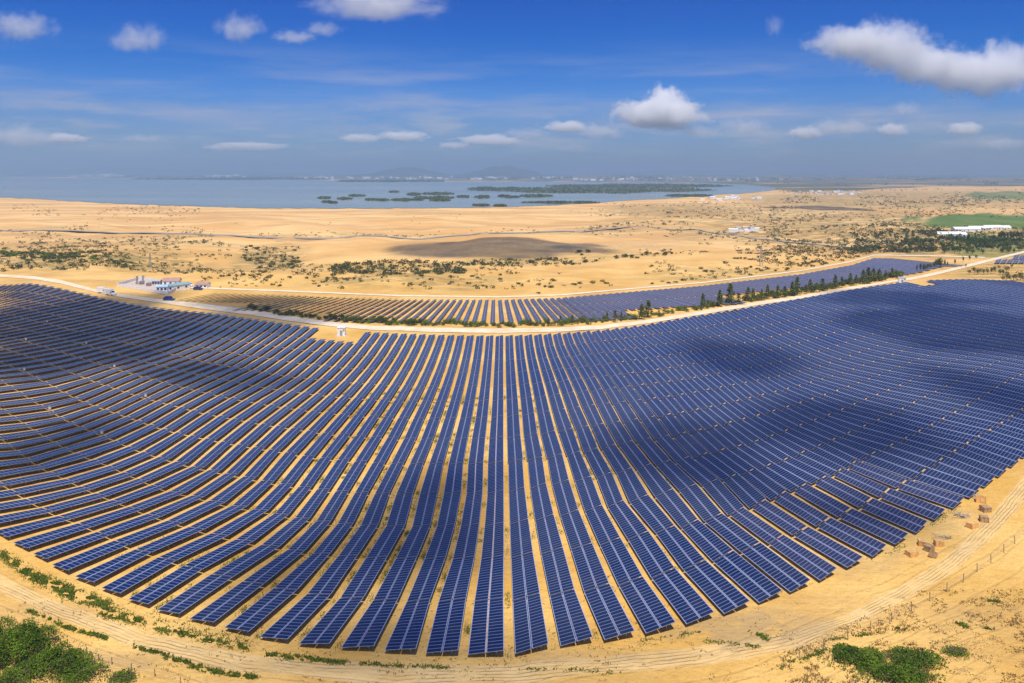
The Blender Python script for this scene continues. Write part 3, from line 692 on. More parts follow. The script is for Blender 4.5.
# desert shrubs: bands as seen between the second field and the lake
bands = [ # px0, px1, y0 at px0, y0 at px1, half thickness, count, size px, variants, label
 (0, 60, 255, 262, 4.5, 60, 5.0, 'g', 'bright green shrub in the green strip left of the walled compound'),
 (40, 135, 258, 268, 3.5, 70, 4.5, 'g', 'bright green shrub in the green strip left of the walled compound'),
 (0, 210, 236, 262, 8, 80, 2.8, 's', 'small olive shrub on the sand at the far left'),
 (242, 300, 253, 258, 10, 70, 3.8, 'd', 'grey green shrub in the round thicket on the dune slope'),
 (332, 466, 268, 273, 3.6, 80, 4.5, 'd', 'dark shrub in the long dense thicket in mid desert'),
 (200, 512, 281, 282, 6, 110, 3.6, 's', 'olive shrub scattered on the sand just behind the second field'),
 (464, 560, 266, 264, 1.8, 34, 4.0, 'd', 'dark shrub in the line along the brown shaded patch'),
 (556, 676, 266.5, 258, 1.6, 36, 3.6, 'd', 'dark shrub in the thin line right of the brown shaded patch'),
 (575, 640, 256, 263, 3.0, 10, 6.0, 'd', 'large dark shrub standing near the thin shrub line'),
 (512, 700, 287, 283, 3.0, 30, 4.2, 's', 'round shrub spaced out along the far track'),
 (680, 860, 279, 258, 4.5, 60, 3.6, 's', 'olive shrub on the slope above the right half of the second field'),
 (700, 860, 270, 262, 5.0, 16, 4.2, 's', 'olive shrub on the slope above the right half of the second field'),
]
svar = {}
for key, mat in (('g', M_bush), ('s', M_scrub), ('d', M_darkt)):
    svar[key] = []
    for i in range(4):
        r_ = np.random.default_rng(200+i+ord(key)); P = clump_points(r_, 90, .5, .62, 5); svar[key].append(leafmesh('desert_shrub', P, 0, mat if i else M_scrub, size=.20, seed=i))
cand = []
for x0, x1, ya, yb, ht, n, sz, vk, lab in bands:
    for i in range(n):
        u = random.random(); x = x0+(x1-x0)*u; y = ya+(yb-ya)*u+random.gauss(0, .55)*ht
        if y > np.interp(x, [a for a, b in FAR2], [b for a, b in FAR2])-1 and x > 190: continue
        cand.append((sz*random.uniform(.55, 1.35), x, y, vk, lab))
cand.sort(key=lambda c: -c[0])
def shrub_obj(c):
    s_, x, y, vk, lab = c; X, Y, Z = at(x, y); o = obj('desert_shrub', random.choice(svar[vk])); s = s_*Y/F
    o.location = (X, Y, Z-.1); o.rotation_euler = (0, 0, random.uniform(0, 6.28)); o.scale = (s*1.5, s*1.5, s*.85)
    tag(o, lab, 'shrub', 'desert shrubs beyond the solar fields: '+lab.split(' shrub')[0]+' ones')
for c in cand[:290]: shrub_obj(c)
# the rest and the far bush land nobody could count
def scatter_mesh(items, name, label, mat, nq=14, seed=5):
    r_ = np.random.default_rng(seed); C = []; S = []
    for s_, x, y in items:
        X, Y = un(x, y); s = s_*Y/F; Z = ground_z(X, Y)
        q = r_.normal(size=(nq, 3)); q /= np.linalg.norm(q, axis=1)[:, None]; q *= r_.uniform(.4, 1, (nq, 1))
        C.append(q*np.array([s*.75, s*.75, s*.32])+np.array([X, Y, Z+s*.28])); S += [s*.42]*nq
    me = leafmesh(name, np.concatenate(C), 0, mat, size=np.array(S), seed=seed); o = obj(name, me); tag(o, label, 'scrub', kind='stuff')
items = [(c[0], c[1], c[2]) for c in cand[290:]]
def sc_band(n, x0, x1, y0, y1, sz, cl=.0, seed=0, thr=-.1, fx=30, fy=4):
    k = 0
    while k < n:
        x = random.uniform(x0, x1); y = random.uniform(y0, y1)
        if vnoise(x/fx, y/fy, seed) < thr: k += .2; continue
        if y < np.interp(x, [560, 600, 650, 700, 742, 790, 900, 1030], [206, 204, 201, 198, 195, 190.5, 187, 186]) and x > 500: k += .3; continue
        if ((x-985)/72)**2+((y-223)/7)**2 < 1: k += .3; continue
        items.append((sz*random.uniform(.5, 1.3)*(y-172)/70, x, y)); k += 1
sc_band(700, 0, 230, 228, 275, 2.6, seed=3, thr=.12, fx=40, fy=5)
sc_band(220, -60, 200, 205, 216, 2.8, seed=8, thr=.1, fx=25, fy=3)
sc_band(900, 770, 1060, 206, 252, 3.6, seed=11, thr=-.2, fx=30, fy=5)
sc_band(900, 590, 960, 199, 232, 3.4, seed=14, thr=-.05, fx=45, fy=4)
sc_band(300, 200, 560, 262, 290, 2.5, seed=17, thr=.15)
sc_band(260, 332, 466, 263, 275, 3.4, seed=41, thr=-.3, fx=12, fy=3)
sc_band(160, 242, 300, 244, 266, 2.8, seed=43, thr=-.3, fx=9)
sc_band(120, 464, 590, 262, 268, 2.8, seed=45, thr=-.2, fx=9)
sc_band(120, 0, 210, 240, 250, 2.8, seed=47, thr=0, fx=20)
sc_band(200, 10, 130, 250, 270, 3.2, seed=49, thr=-.1, fx=14, fy=4)
sc_band(420, 860, 1050, 226, 252, 4.5, seed=51, thr=-.3, fx=14, fy=4)
sc_band(160, 250, 700, 232, 236, 2.4, seed=19, thr=-.2, fx=10)
sc_band(700, 780, 1060, 189, 206, 5.0, seed=53, thr=.0, fx=40, fy=2.5)
sc_band(500, 700, 900, 232, 262, 3.0, seed=57, thr=-.1, fx=25, fy=5)
sc_band(500, 850, 1060, 234, 262, 5.5, seed=59, thr=-.3, fx=16, fy=4)
sc_band(200, 880, 1060, 188, 206, 3.0, seed=23, thr=.2, fx=30, fy=3)
sc_band(150, 0, 700, 210, 232, 2.0, seed=29, thr=.35, fx=30, fy=3)
sc_band(260, 640, 880, 252, 280, 2.3, seed=31, thr=.2)
items = [t for t in items if not (t[2] > np.interp(t[1], [a for a, b in FAR2], [b for a, b in FAR2])-1 and t[1] > 190)]
scatter_mesh(items, 'desert_scrub', 'sparse olive and brown scrub spread over the desert plain', M_scrubf)

# creeping plants and weeds on the sand in front of the farm, and between the rows
def weeds(paths, name, label, mat, size, seed=2):
    r_ = np.random.default_rng(seed); C = []
    for (x0, y0), (x1, y1), wd, n in paths:
        n = int(n*1.8); t = r_.random(n); x = x0+(x1-x0)*t+r_.normal(size=n)*wd*.7; y = y0+(y1-y0)*t+r_.normal(size=n)*wd*.5
        keep = vnoise(x/5.5, y/2.6, seed)+.5*vnoise(x/1.7, y/1.0, seed+1) > -.14; x = x[keep]; y = y[keep]
        dy = y-HY; Y = F*HC/dy; X = (x-CX)*Y/F
        C.append(np.stack([X, Y, np.abs(r_.normal(size=len(X)))*size*.55+zheight(X, Y)], 1))
    C = np.concatenate(C); me = leafmesh(name, C, 0, mat, size=size, seed=seed); o = obj(name, me); tag(o, label, 'weeds', kind='stuff')
weeds([((0, 553), (30, 575), 5, 1500), ((30, 575), (70, 590), 5.5, 2200), ((60, 590), (110, 606), 6.5, 2600), ((100, 612), (142, 622), 4.5, 1500), ((28, 610), (60, 622), 2.2, 700), ((58, 624), (108, 639), 2.2, 1300),
       ((150, 628), (250, 648), 4, 1500), ((135, 648), (172, 656), 2, 700), ((165, 658), (200, 664), 2.2, 600), ((190, 666), (256, 678), 2.6, 1400), ((265, 655), (345, 662), 3, 1300), ((345, 662), (450, 668), 2.2, 500), ((120, 615), (250, 640), 7, 500),
       ((750, 630), (768, 640), 2.5, 260), ((700, 640), (760, 648), 2.5, 200), ((795, 633), (810, 631), 1.2, 120), ((896, 628), (908, 629), 1.5, 160), ((955, 622), (968, 628), 2, 200), ((984, 628), (998, 629), 1.6, 160), ((988, 601), (1000, 602), 1.4, 120),
       ((780, 668), (830, 648), 3, 500), ((830, 640), (880, 633), 1.6, 240), ((640, 640), (700, 632), 2, 150), ((870, 560), (905, 545), 3, 150), ((930, 525), (960, 505), 4, 170), ((520, 668), (620, 672), 2, 200)],
      'creeping_plants', 'green creeping plants in strips on the sand in front of the panels', M_grass, .22)
wl = []
for k in range(-12, 9):
    for q in range(46):
        j = random.uniform(0, 9); dens = .95 if -10 <= k <= -2 else .45
        if random.random() > dens or vnoise(k*.7+3, j*1.1, 77) < -.25: continue
        p = gf([k], [j])[0]; wl.append((p[0], p[1]))
C = []
for X, Y in wl:
    n = random.randint(14, 90); r0 = random.uniform(.2, .8)
    t = gf([0], [0])
    q = rng.normal(size=(n, 2))*np.array([.28, r0*1.6]); C.append(np.stack([X+q[:, 0], Y+q[:, 1], np.abs(rng.normal(size=n))*.14], 1))
me = leafmesh('row_weeds', np.concatenate(C), 0, M_grass, size=.17, seed=9); tag(obj('row_weeds', me), 'weeds growing in the sandy lanes between the panel rows', 'weeds', kind='stuff')
# dead twigs, clods and small tufts over the sand at the bottom right
C = []
for i in range(6500):
    x = random.uniform(780, 1060); y = random.uniform(590, 690)
    if y < 640-(x-815)*.48 or vnoise(x/14, y/7, 5) < -.15: continue
    X, Y = un(x, y); n = random.randint(2, 7); q = rng.normal(size=(n, 3))*np.array([.14, .14, .04]); C.append(q+np.array([X, Y, .04]))
for i in range(2600):
    x = random.uniform(0, 800); y = random.uniform(600, 690)
    if vnoise(x/20, y/6, 15) < .1: continue
    X, Y = un(x, y); n = random.randint(2, 5); q = rng.normal(size=(n, 3))*np.array([.12, .12, .03]); C.append(q+np.array([X, Y, .03]))
me = leafmesh('dry_tufts', np.concatenate(C), 0, foliage('dry_tuft', (.16, .10, .04), (.30, .21, .08)), size=.17, seed=19); tag(obj('dry_tufts', me), 'dry brown tufts and twigs littering the sand in the foreground', 'tufts', kind='stuff')

# large bushes at the lower corners
def big_bush(px, py, w, h, d, n, label, mat=M_bush, seed=1, size=.22):
    X, Y, Z = at(px, py); r_ = np.random.default_rng(seed)
    P = []; h *= 1.35
    L_ = 22
    for i in range(L_):
        a = r_.uniform(0, 6.28); q = math.sqrt(r_.random())*.85; rr = r_.uniform(.8, 1.5)
        hh = h*(1-.50*q*q)*r_.uniform(.45, 1.1)
        c = np.array([math.cos(a)*q*w*.5, math.sin(a)*q*d*.5, hh*.55]); m = n//L_
        s = r_.normal(size=(m, 3)); s /= np.linalg.norm(s, axis=1)[:, None]; s *= r_.uniform(.6, 1.02, (m, 1)); s[:, 2] = np.abs(s[:, 2])*1.0-.25
        P.append(c+s*np.array([rr, rr, hh*.5]))
    P = np.concatenate(P); m_ = n//8; a_ = r_.uniform(0, 6.28, m_); q_ = np.sqrt(r_.random(m_))*1.25; P = np.concatenate([P, np.stack([np.cos(a_)*q_*w*.5, np.sin(a_)*q_*d*.5, r_.uniform(.02, .25, m_)*h], 1)]); P[:, 2] = np.maximum(P[:, 2], .03)
    e = empty('leafy_bush', (X, Y, Z)); obj('foliage', leafmesh('foliage', P, 0, mat, size=size, seed=seed), e)
    mb = MB()
    for i in range(9):
        a = r_.uniform(0, 6.28); q = r_.uniform(.1, .35); mb.bar((r_.uniform(-.3, .3), r_.uniform(-.3, .3), -.2), (math.cos(a)*q*w, math.sin(a)*q*d, h*.6), .10)
    for i in range(60):
        a = r_.uniform(0, 6.28); q = r_.uniform(.2, .5); x_, y_ = math.cos(a)*q*w, math.sin(a)*q*d; z_ = h*(.55-.5*q); mb.bar((x_, y_, z_*.3), (x_*1.15+r_.uniform(-.3, .3), y_*1.15+r_.uniform(-.3, .3), z_+r_.uniform(.1, .5)), .035)
    obj('stem', mb.mesh('stem', M_bark), e); tag(e, label, 'bush', 'large leafy bushes in the foreground')
big_bush(8, 655, 10.5, 3.6, 9, 15000, 'largest dark green bush filling the lower left corner', M_bush, 3)
big_bush(56, 668, 8.5, 1.9, 5.5, 9000, 'broad lower green bush just right of the corner bush', M_bush, 4)
big_bush(82, 676, 5.0, 1.3, 4.0, 2600, 'small outer bush reaching right onto the sand at lower left', M_bush, 5)
big_bush(122, 680, 2.6, .8, 1.8, 900, 'little isolated bush at the bottom edge right of the corner thicket', M_bush, 6, .22)
big_bush(14, 684, 5.0, 1.5, 4.0, 2200, 'bush cut by the bottom edge below the corner bush', M_bush, 7)
big_bush(860, 661, 8.2, 1.1, 4.2, 4200, 'broad flat green bush behind the white stone at lower right', M_bush, 8, .26)
big_bush(915, 661, 6.2, .9, 4.0, 3000, 'right half of the lower right thicket, darker and flatter', M_bush, 9, .26)
big_bush(900, 679, 8.6, 1.2, 3.0, 4200, 'bush at the bottom edge in front of the lower right thicket', M_bush, 10, .26)
big_bush(955, 654, 2.4, .6, 1.2, 700, 'small round plant alone on the sand right of the thicket', M_bush, 11, .2)
mb = MB(); mb.hexa([(-.3,-.2,-.1),(.35,-.25,-.1),(.3,.3,-.1),(-.25,.25,-.1),(-.2,-.12,.28),(.22,-.15,.24),(.2,.2,.2),(-.18,.15,.3)])
tag(obj('white_stone', mb.mesh('white_stone', M_white), loc=at(870, 668)), 'small white stone lying between the lower right bushes', 'stone')

# ------------------------------------------------------------------ fence along the track
def fence(pp, label, h=1.3, th=.08, wires=True):
    P = [at(*p) for p in pp]; e = empty('wire_fence', P[0]); o = P[0]
    tops = []
    for x, y, z in P:
        mb = MB(); l = random.uniform(-.12, .12); mb.bar((x-o[0], y-o[1], -.3+z-o[2]), (x-o[0]+l, y-o[1]+random.uniform(-.1, .1), h+z-o[2]), th); obj('post', mb.mesh('post', M_post), e)
        tops.append(Vector((x-o[0]+l, y-o[1], h+z-o[2])))
    if wires:
        for f_ in (.4, .72, .97):
            mb = MB()
            for a, b in zip(tops[:-1], tops[1:]):
                a1 = a-Vector((0, 0, h*(1-f_))); b1 = b-Vector((0, 0, h*(1-f_))); mb.bar(a1, b1, .012)
            obj('wire', mb.mesh('wire', M_steel), e)
    tag(e, label, 'fence')
fence([(800, 659), (824, 649.5), (848, 640), (870, 631), (891.5, 621), (911.5, 611.5), (930, 601), (947, 592), (963, 582), (977, 572), (991, 562), (1004, 552), (1015, 543.5), (1027, 533), (1040, 522)], 'wire fence on thin posts curving along the sandy track at lower right')
fence([(-20, 615), (8, 625), (31, 625.5+5), (48, 637.5), (67, 645.5), (87, 654), (98, 661), (112, 664), (131, 670), (155, 676), (180, 684)], 'broken wire fence on short leaning posts right of the corner bush', .9, .08)

# ------------------------------------------------------------------ broken crates beside the track
def crate(px, py, w, d, h, rz, tilt, label, mat, lid=True):
    x, y, z = at(px, py); e = empty('wooden_crate', (x, y, z+.0), rz); e.rotation_euler = (tilt, tilt*.4, rz)
    t = .04
    def side(a, b, nm='side_panel'):
        mb = MB(); n = 5; hh = h/n
        for i in range(n):
            z0 = i*hh+.02; A = Vector((*a, z0+hh*.45)); B = Vector((*b, z0+hh*.45)); mb.bar(A, B, t, hh*.86)
        for u in (.04, .5, .96):
            p = Vector((*a, 0)).lerp(Vector((*b, 0)), u); c = Vector((0, 0, 0)); nrm_ = (p-c).normalized()*.05
            mb.bar(p+nrm_+Vector((0, 0, .02)), p+nrm_+Vector((0, 0, h-.02)), .09, .04)
        obj(nm, mb.mesh(nm, mat), e)
    W2, D2 = w/2, d/2
    side((-W2, -D2), (W2, -D2)); side((W2, -D2), (W2, D2)); side((W2, D2), (-W2, D2)); side((-W2, D2), (-W2, -D2))
    mb = MB(); mb.box(-W2+.03, -D2+.03, .0, W2-.03, D2-.03, .07); obj('bottom', mb.mesh('bottom', mat), e)
    if lid:
        mb = MB(); n = 6
        for i in range(n): mb.box(-W2-.04+i*(w+.08)/n+.01, -D2-.04, h, -W2-.04+(i+1)*(w+.08)/n-.01, D2+.04, h+.04)
        obj('lid', mb.mesh('lid', mat), e)
    tag(e, label, 'crate', 'wooden crates left on the sand by the track')
crate(911.5, 555, 1.4, 1.1, .75, .35, .0, 'orange closed crate, leftmost of the nearer heap', M_wood)
crate(922.5, 545, 1.2, 1.0, .8, -.3, .12, 'pale tilted crate at the back of the nearer heap', M_wood)
crate(929, 550.5, 1.1, 1.0, .85, .6, .0, 'dull brown crate in the middle of the nearer heap', M_wood2)
crate(939, 545.5, 1.2, .9, .8, -.1, .0, 'crate with a pale lid at the right end of the nearer heap', M_wood)
crate(932.5, 556, 1.1, 1.0, .7, 1.0, .25, 'small dark open crate in front of the nearer heap', M_wood2, False)
crate(972, 527.5, 1.6, 1.05, .8, .5, .0, 'long orange crate, nearest of the farther heap', M_wood)
crate(984, 521.5, 1.2, 1.0, .85, -.3, .0, 'dark brown crate right of the long orange crate', M_wood2)
crate(985, 511, 1.4, 1.1, .9, .2, .1, 'brown crate in the middle of the farther heap', M_wood2)
crate(981, 502, 1.5, 1.2, .9, -.5, .0, 'reddish open crate, farthest back of the farther heap', M_wood, False)
def boards(px, py, label, n=9, seed=1):
    x, y, z = at(px, py); r_ = random.Random(seed); mb = MB()
    for i in range(n):
        a = r_.uniform(0, 3.14); L_ = r_.uniform(.5, 1.2); cx, cy = r_.uniform(-1.1, 1.1), r_.uniform(-.8, .8); zz = .04+i*.03
        mb.bar((cx-math.cos(a)*L_, cy-math.sin(a)*L_, zz), (cx+math.cos(a)*L_, cy+math.sin(a)*L_, zz+r_.uniform(0, .12)), .12, .03)
    tag(obj('loose_boards', mb.mesh('loose_boards', simple('grey_boards', (.44, .36, .26), .9, 0, .3, 3)), loc=(x, y, z)), label, 'boards')
boards(963, 517, 'scattered grey boards left of the farther crate heap', 14, 2)
boards(943, 538, 'loose pale boards behind the nearer crate heap', 9, 3)
boards(975, 497, 'loose boards near the corner table above the farther heap', 9, 4)

# ------------------------------------------------------------------ cabins, compound, vehicles
def cabin(px, py, w, d, h, rz, label, name='white_cabin', roof=M_white, wall=M_white):
    e = empty(name, at(px, py), rz); W2, D2 = w/2, d/2
    mb = MB(); mb.box(-W2, -D2, -.2, W2, D2, h); obj('wall', mb.mesh('wall', wall), e)
    mb = MB(); mb.box(-W2-.15, -D2-.15, h, W2+.15, D2+.15, h+.18); obj('roof', mb.mesh('roof', roof), e)
    mb = MB(); mb.box(-.45, -D2-.05, 0, .45, -D2-.004, min(2.0, h*.8)); obj('door', mb.mesh('door', M_steel), e)
    mb = MB(); mb.box(W2*.45, -D2-.04, h*.62, W2*.85, -D2-.004, h*.85); obj('vent', mb.mesh('vent', M_steel), e)
    mb = MB(); mb.box(-W2-.5, -D2-.5, -.3, W2+.5, D2+.5, .12); obj('plinth', mb.mesh('plinth', M_conc), e)
    tag(e, label, 'cabin'); return e
cabin(341.5, 335.5, 2.7, 2.6, 2.9, .1, 'small white inverter cabin on the bare sand notch of the main field')
cabin(902, 283.2, 3.6, 3.0, 3.0, -.3, 'off white cabin by the road at the upper right corner of the main field', roof=M_conc)
def house(px, py, w, d, h, rz, label, roof=M_roofr, wall=M_white, name='house', rh=None, group=None, cat='house', nwin=3):
    e = empty(name, at(px, py), rz); W2, D2 = w/2, d/2; rh = rh or d*.28
    mb = MB(); mb.box(-W2, -D2, -.5, W2, D2, h)
    for s in (-1, 1): mb.tri((s*W2, -D2, h), (s*W2, D2, h), (s*W2, 0, h+rh))
    obj('wall', mb.mesh('wall', wall), e)
    mb = MB(); o_ = .3
    for s in (-1, 1):
        a, b, c, d_ = (-W2-o_, s*(D2+o_), h-.12), (W2+o_, s*(D2+o_), h-.12), (W2+o_, 0, h+rh+.02), (-W2-o_, 0, h+rh+.02)
        up = lambda p: (p[0], p[1], p[2]+.14)
        mb.hexa([a, b, c, d_, up(a), up(b), up(c), up(d_)])
    obj('roof', mb.mesh('roof', roof), e)
    for i in range(nwin):
        x = -W2+w*(i+.5)/nwin
        mb = MB(); mb.box(x-.5, -D2-.05, h*.35, x+.5, -D2-.003, h*.75)
        obj('window' if i != nwin//2 else 'door', mb.mesh('window', M_glass), e)
    tag(e, label, cat, group); return e
# compound: concrete yard, white wall, control house, teal shed, masts
P = [(117, 286.2), (139, 279.8), (184, 286.2), (167, 295.2)]
pv = [at(*p) for p in P]; zc = max(p[2] for p in pv)+.15
mb = MB(); mb.hexa([(p[0], p[1], zc-1.2) for p in (pv[0], pv[3], pv[2], pv[1])]+[(p[0], p[1], zc) for p in (pv[0], pv[3], pv[2], pv[1])])
tag(obj('concrete_yard', mb.mesh('concrete_yard', simple('yard_gravel', (.58, .46, .38), .9))), kind='structure')
e = empty('compound_wall', (pv[0][0], pv[0][1], zc)); o0 = pv[0]
for a, b in zip(pv, pv[1:]+pv[:1]):
    mb = MB(); mb.bar((a[0]-o0[0], a[1]-o0[1], .9), (b[0]-o0[0], b[1]-o0[1], .6), .3, 1.5); obj('wall_section', mb.mesh('wall_section', M_white), e)
tag(e, 'low white wall around the gravel yard of the walled compound', 'wall')
house(172, 284.6, 8, 5, 2.2, .1, 'control house with a red roof at the back of the walled compound')
house(176.5, 290.0, 13, 3.2, 2.6, .95, 'long low shed with a teal roof along the right wall of the compound', roof=M_teal, name='shed', cat='shed', rh=.8)
house(162.5, 291.5, 5, 4, 2.6, .2, 'small white hut with a pale blue roof at the front corner of the compound', roof=simple('pale_blue_roof', (.45, .62, .68), .6), name='hut', cat='hut', rh=.7)
house(157, 285.2, 4, 3, 2.4, 0, 'little grey hut in the middle of the compound yard', roof=M_roofg, name='hut', cat='hut', rh=.5, wall=M_conc)
house(203, 287.8, 6, 4, 1.9, -.1, 'white house with a red roof just right of the walled compound')
def transformer(px, py, label):
    e = empty('transformer', at(px, py)); 
    mb = MB(); mb.box(-1, -.8, 0, 1, .8, 1.9); obj('tank', mb.mesh('tank', M_steel), e)
    for x in (-.6, 0, .6):
        mb = MB(); mb.bar((x, 0, 1.9), (x, 0, 2.8), .16); obj('bushing', mb.mesh('bushing', M_conc), e)
    mb = MB()
    for i in range(6): mb.box(-1.0+i*.36, -1.2, .3, -.9+i*.36, -.8, 1.6)
    obj('cooling_fins', mb.mesh('cooling_fins', M_steel), e); tag(e, label, 'transformer')
transformer(149, 286.2, 'grey transformer left of the grey hut in the compound yard')
transformer(142, 284.6, 'grey transformer between the two masts of the compound')
def mast(px, py, h, label, w=.9):
    e = empty('lattice_mast', at(px, py)); mb = MB(); c = [(-1,-1),(1,-1),(1,1),(-1,1)]; n = 8
    def P_(i, t): k = w*(1-.72*t); return (c[i][0]*k, c[i][1]*k, h*t)
    for i in range(4): mb.bar(P_(i, 0), P_(i, 1), .13)
    for q in range(n):
        for i in range(4):
            a, b = q/n, (q+1)/n; mb.bar(P_(i, a), P_((i+1) % 4, b), .07); mb.bar(P_(i, b), P_((i+1) % 4, b), .06)
    obj('tower', mb.mesh('tower', M_steel), e)
    mb = MB()
    for z in (.98, .84, .70): mb.bar((-w*2.4, 0, h*z), (w*2.4, 0, h*z), .14)
    obj('crossarm', mb.mesh('crossarm', M_steel), e); tag(e, label, 'mast')
mast(137, 284.2, 4.4, 'thin lattice mast at the left end of the compound yard', .5)
mast(143, 282.2, 3.6, 'shorter lattice mast behind the compound yard', .45)
mast(761.3, 266, 13.0, 'tall thin power mast alone on the sand right of centre', .9)
mast(150, 266, 8.5, 'grey lattice mast among the shrubs behind the compound', .7)
def wheel(mb, x, y, r, w):
    n = 14; A = [(x-w/2, y+math.cos(t)*r, r+math.sin(t)*r) for t in np.linspace(0, 2*math.pi, n, endpoint=False)]; B = [(x+w/2, p[1], p[2]) for p in A]
    for i in range(n): mb.quad(A[i], A[(i+1) % n], B[(i+1) % n], B[i])
    cA = (x-w/2, y, r); cB = (x+w/2, y, r)
    for i in range(n): mb.tri(A[(i+1) % n], A[i], cA); mb.tri(B[i], B[(i+1) % n], cB)
def vehicle(px, py, rz, label, paint, L_=4.6, W_=1.8, H_=1.75, name='parked_car', cat='car', cargo=None, sc_=1.0):
    e = empty(name, at(px, py), rz); e.scale = (sc_,)*3
    h2 = L_/2; mb = MB()
    prof = [(-h2, .45), (-h2, .95), (-h2*.55, 1.02), (-h2*.25, H_), (h2*.62, H_), (h2*.92, 1.05), (h2, .95), (h2, .45)]
    A = [(-W_/2, y, z) for y, z in prof]; B = [(W_/2, y, z) for y, z in prof]; n = len(prof)
    for i in range(n): mb.quad(B[i], A[i], A[(i+1) % n], B[(i+1) % n])
    for S, fl in ((A, 1), (B, 0)):
        for tri_ in ((0, 1, 2), (0, 2, 7), (2, 5, 7), (5, 6, 7), (2, 3, 4), (2, 4, 5)):
            p = [S[i] for i in tri_]; mb.tri(*(p if fl else p[::-1]))
    obj('body', mb.mesh('body', paint), e)
    mb = MB(); 
    for s in (-1, 1):
        x = s*(W_/2+.012); mb.quad((x, -h2*.42, 1.08), (x, -h2*.2, H_-.12), (x, h2*.55, H_-.12), (x, h2*.78, 1.1))
    mb.quad((-W_*.43, -h2*.53, 1.08), (W_*.43, -h2*.53, 1.08), (W_*.43, -h2*.285, H_-.1), (-W_*.43, -h2*.285, H_-.1))
    obj('window', mb.mesh('window', M_glass), e)
    for x in (-W_/2, W_/2):
        for y in (-h2*.62, h2*.62):
            mb = MB(); wheel(mb, x, y, .36, .24); obj('wheel', mb.mesh('wheel', M_tyre), e)
    if cargo:
        mb = MB(); mb.box(-W_/2-.08, -h2*.15, .7, W_/2+.08, h2*1.35, 2.9); obj('cargo_box', mb.mesh('cargo_box', cargo), e)
    tag(e, label, cat); return e
vehicle(169, 300.6, 1.35, 'dark blue van parked on the road in front of the compound', M_blue, 5.2, 1.9, 2.0, name='parked_van', cat='van')
vehicle(104, 293.2, 1.25, 'white box truck, left of the two at the bend of the road', M_wpaint, 5.2, 2.0, 2.2, name='box_truck', cat='truck', cargo=M_white)
vehicle(111.5, 295.3, 1.1, 'white box truck, right of the two at the bend of the road', M_wpaint, 5.2, 2.0, 2.2, name='box_truck', cat='truck', cargo=M_white)
vehicle(198, 289.9, 1.4, 'dark blue car beside the red roofed house outside the compound', M_blue)
vehicle(189, 286.6, 1.3, 'white van at the right corner of the compound wall', M_wpaint, 5.0, 1.9, 2.0, name='parked_van', cat='van')

# white farm buildings and the hamlets
gl = [(948, 236.8, 26, 9, 3, .05), (966, 233.6, 30, 9, 3.5, .1), (980, 232.2, 26, 8, 3, .0), (992, 231.6, 20, 8, 3.5, .1), (1001, 230.6, 20, 8, 3, .05), (957, 236.6, 18, 7, 3, 0)]
nm = ['leftmost white greenhouse in front of the green field', 'longest white greenhouse, second group from the left', 'white greenhouse below the middle of the green field', 'white greenhouse beside the right end of the row', 'rightmost white greenhouse before the upright trees', 'small white greenhouse next to the leftmost one']
for (x, y, w, d, h, rz), l in zip(gl, nm): house(x, y, w*.85, d*.8, h*.6, rz, l, roof=M_white, name='greenhouse', cat='greenhouse', group='white greenhouses by the green field', rh=2)
def tiny_house_mesh(w, d, h, roof):
    mb = MB(); W2, D2 = w/2, d/2; mb.box(-W2, -D2, -1, W2, D2, h)
    for s in (-1, 1): mb.tri((s*W2, -D2, h), (s*W2, D2, h), (s*W2, 0, h+d*.25))
    for s in (-1, 1):
        mb.hexa([(-W2-.4, s*(D2+.4), h-.1), (W2+.4, s*(D2+.4), h-.1), (W2+.4, 0, h+d*.25), (-W2-.4, 0, h+d*.25), (-W2-.4, s*(D2+.4), h+.15), (W2+.4, s*(D2+.4), h+.15), (W2+.4, 0, h+d*.25+.25), (-W2-.4, 0, h+d*.25+.25)], 1)
    return mb.mesh('far_house', [M_white, roof])
tiny = [tiny_house_mesh(14, 8, 5, M_roofr), tiny_house_mesh(10, 9, 7, M_roofg), tiny_house_mesh(18, 9, 5, M_white)]
def hamlet(spots, label, group, s0):
    for x, y in spots:
        o = obj('far_house', random.choice(tiny)); X, Y = un(x, y); o.location = (X, Y, max(ground_z(X, Y), .45) if Y < 2500 else .3); o.rotation_euler = (0, 0, random.uniform(-.5, .5)); s = s0*random.uniform(.7, 1.3); o.scale = (s, s, s*.9)
        tag(o, label, 'house', group)
rr = random.Random(3)
hamlet([(733+rr.uniform(0, 22), 229.5+rr.uniform(0, 3)) for _ in range(9)], 'low pale house in the small hamlet beside the desert road', 'houses of the hamlet beside the desert road', .4)
hamlet([(790+rr.uniform(0, 72), 193.5+rr.uniform(-2, 1.6)) for _ in range(34)], 'white house in the village on the shore behind the sand', 'houses of the shore village', .5)
hamlet([(700+rr.uniform(0, 60), 198+rr.uniform(-1, 3)) for _ in range(14)], 'pale house scattered on the bushy slope right of the lake', 'houses on the bushy slope', .6)
hamlet([(74+rr.gauss(0, 1)*3+rr.uniform(0, 48), 176.6+rr.uniform(-.5, .3)) for _ in range(40)], 'white block in the dense far town at the left end of the lake', 'blocks of the far left town', 3.6)
hamlet([(205+rr.uniform(0, 40), 177.3+rr.uniform(-.5, .5)) for _ in range(12)], 'pale building on the far shore left of centre', 'buildings of the far shore left of centre', 3.2)
hamlet([(300+rr.uniform(0, 260), 178.6+rr.uniform(-1.6, 1.4)) for _ in range(60)], 'pale house in the long town beyond the lake', 'houses of the long town beyond the lake', 2.0)
hamlet([(560+rr.uniform(0, 230), 180+rr.uniform(-3.0, 1.0)) for _ in range(50)], 'small pale house on the hazy plain right of the lake', 'houses of the hazy plain', 1.6)

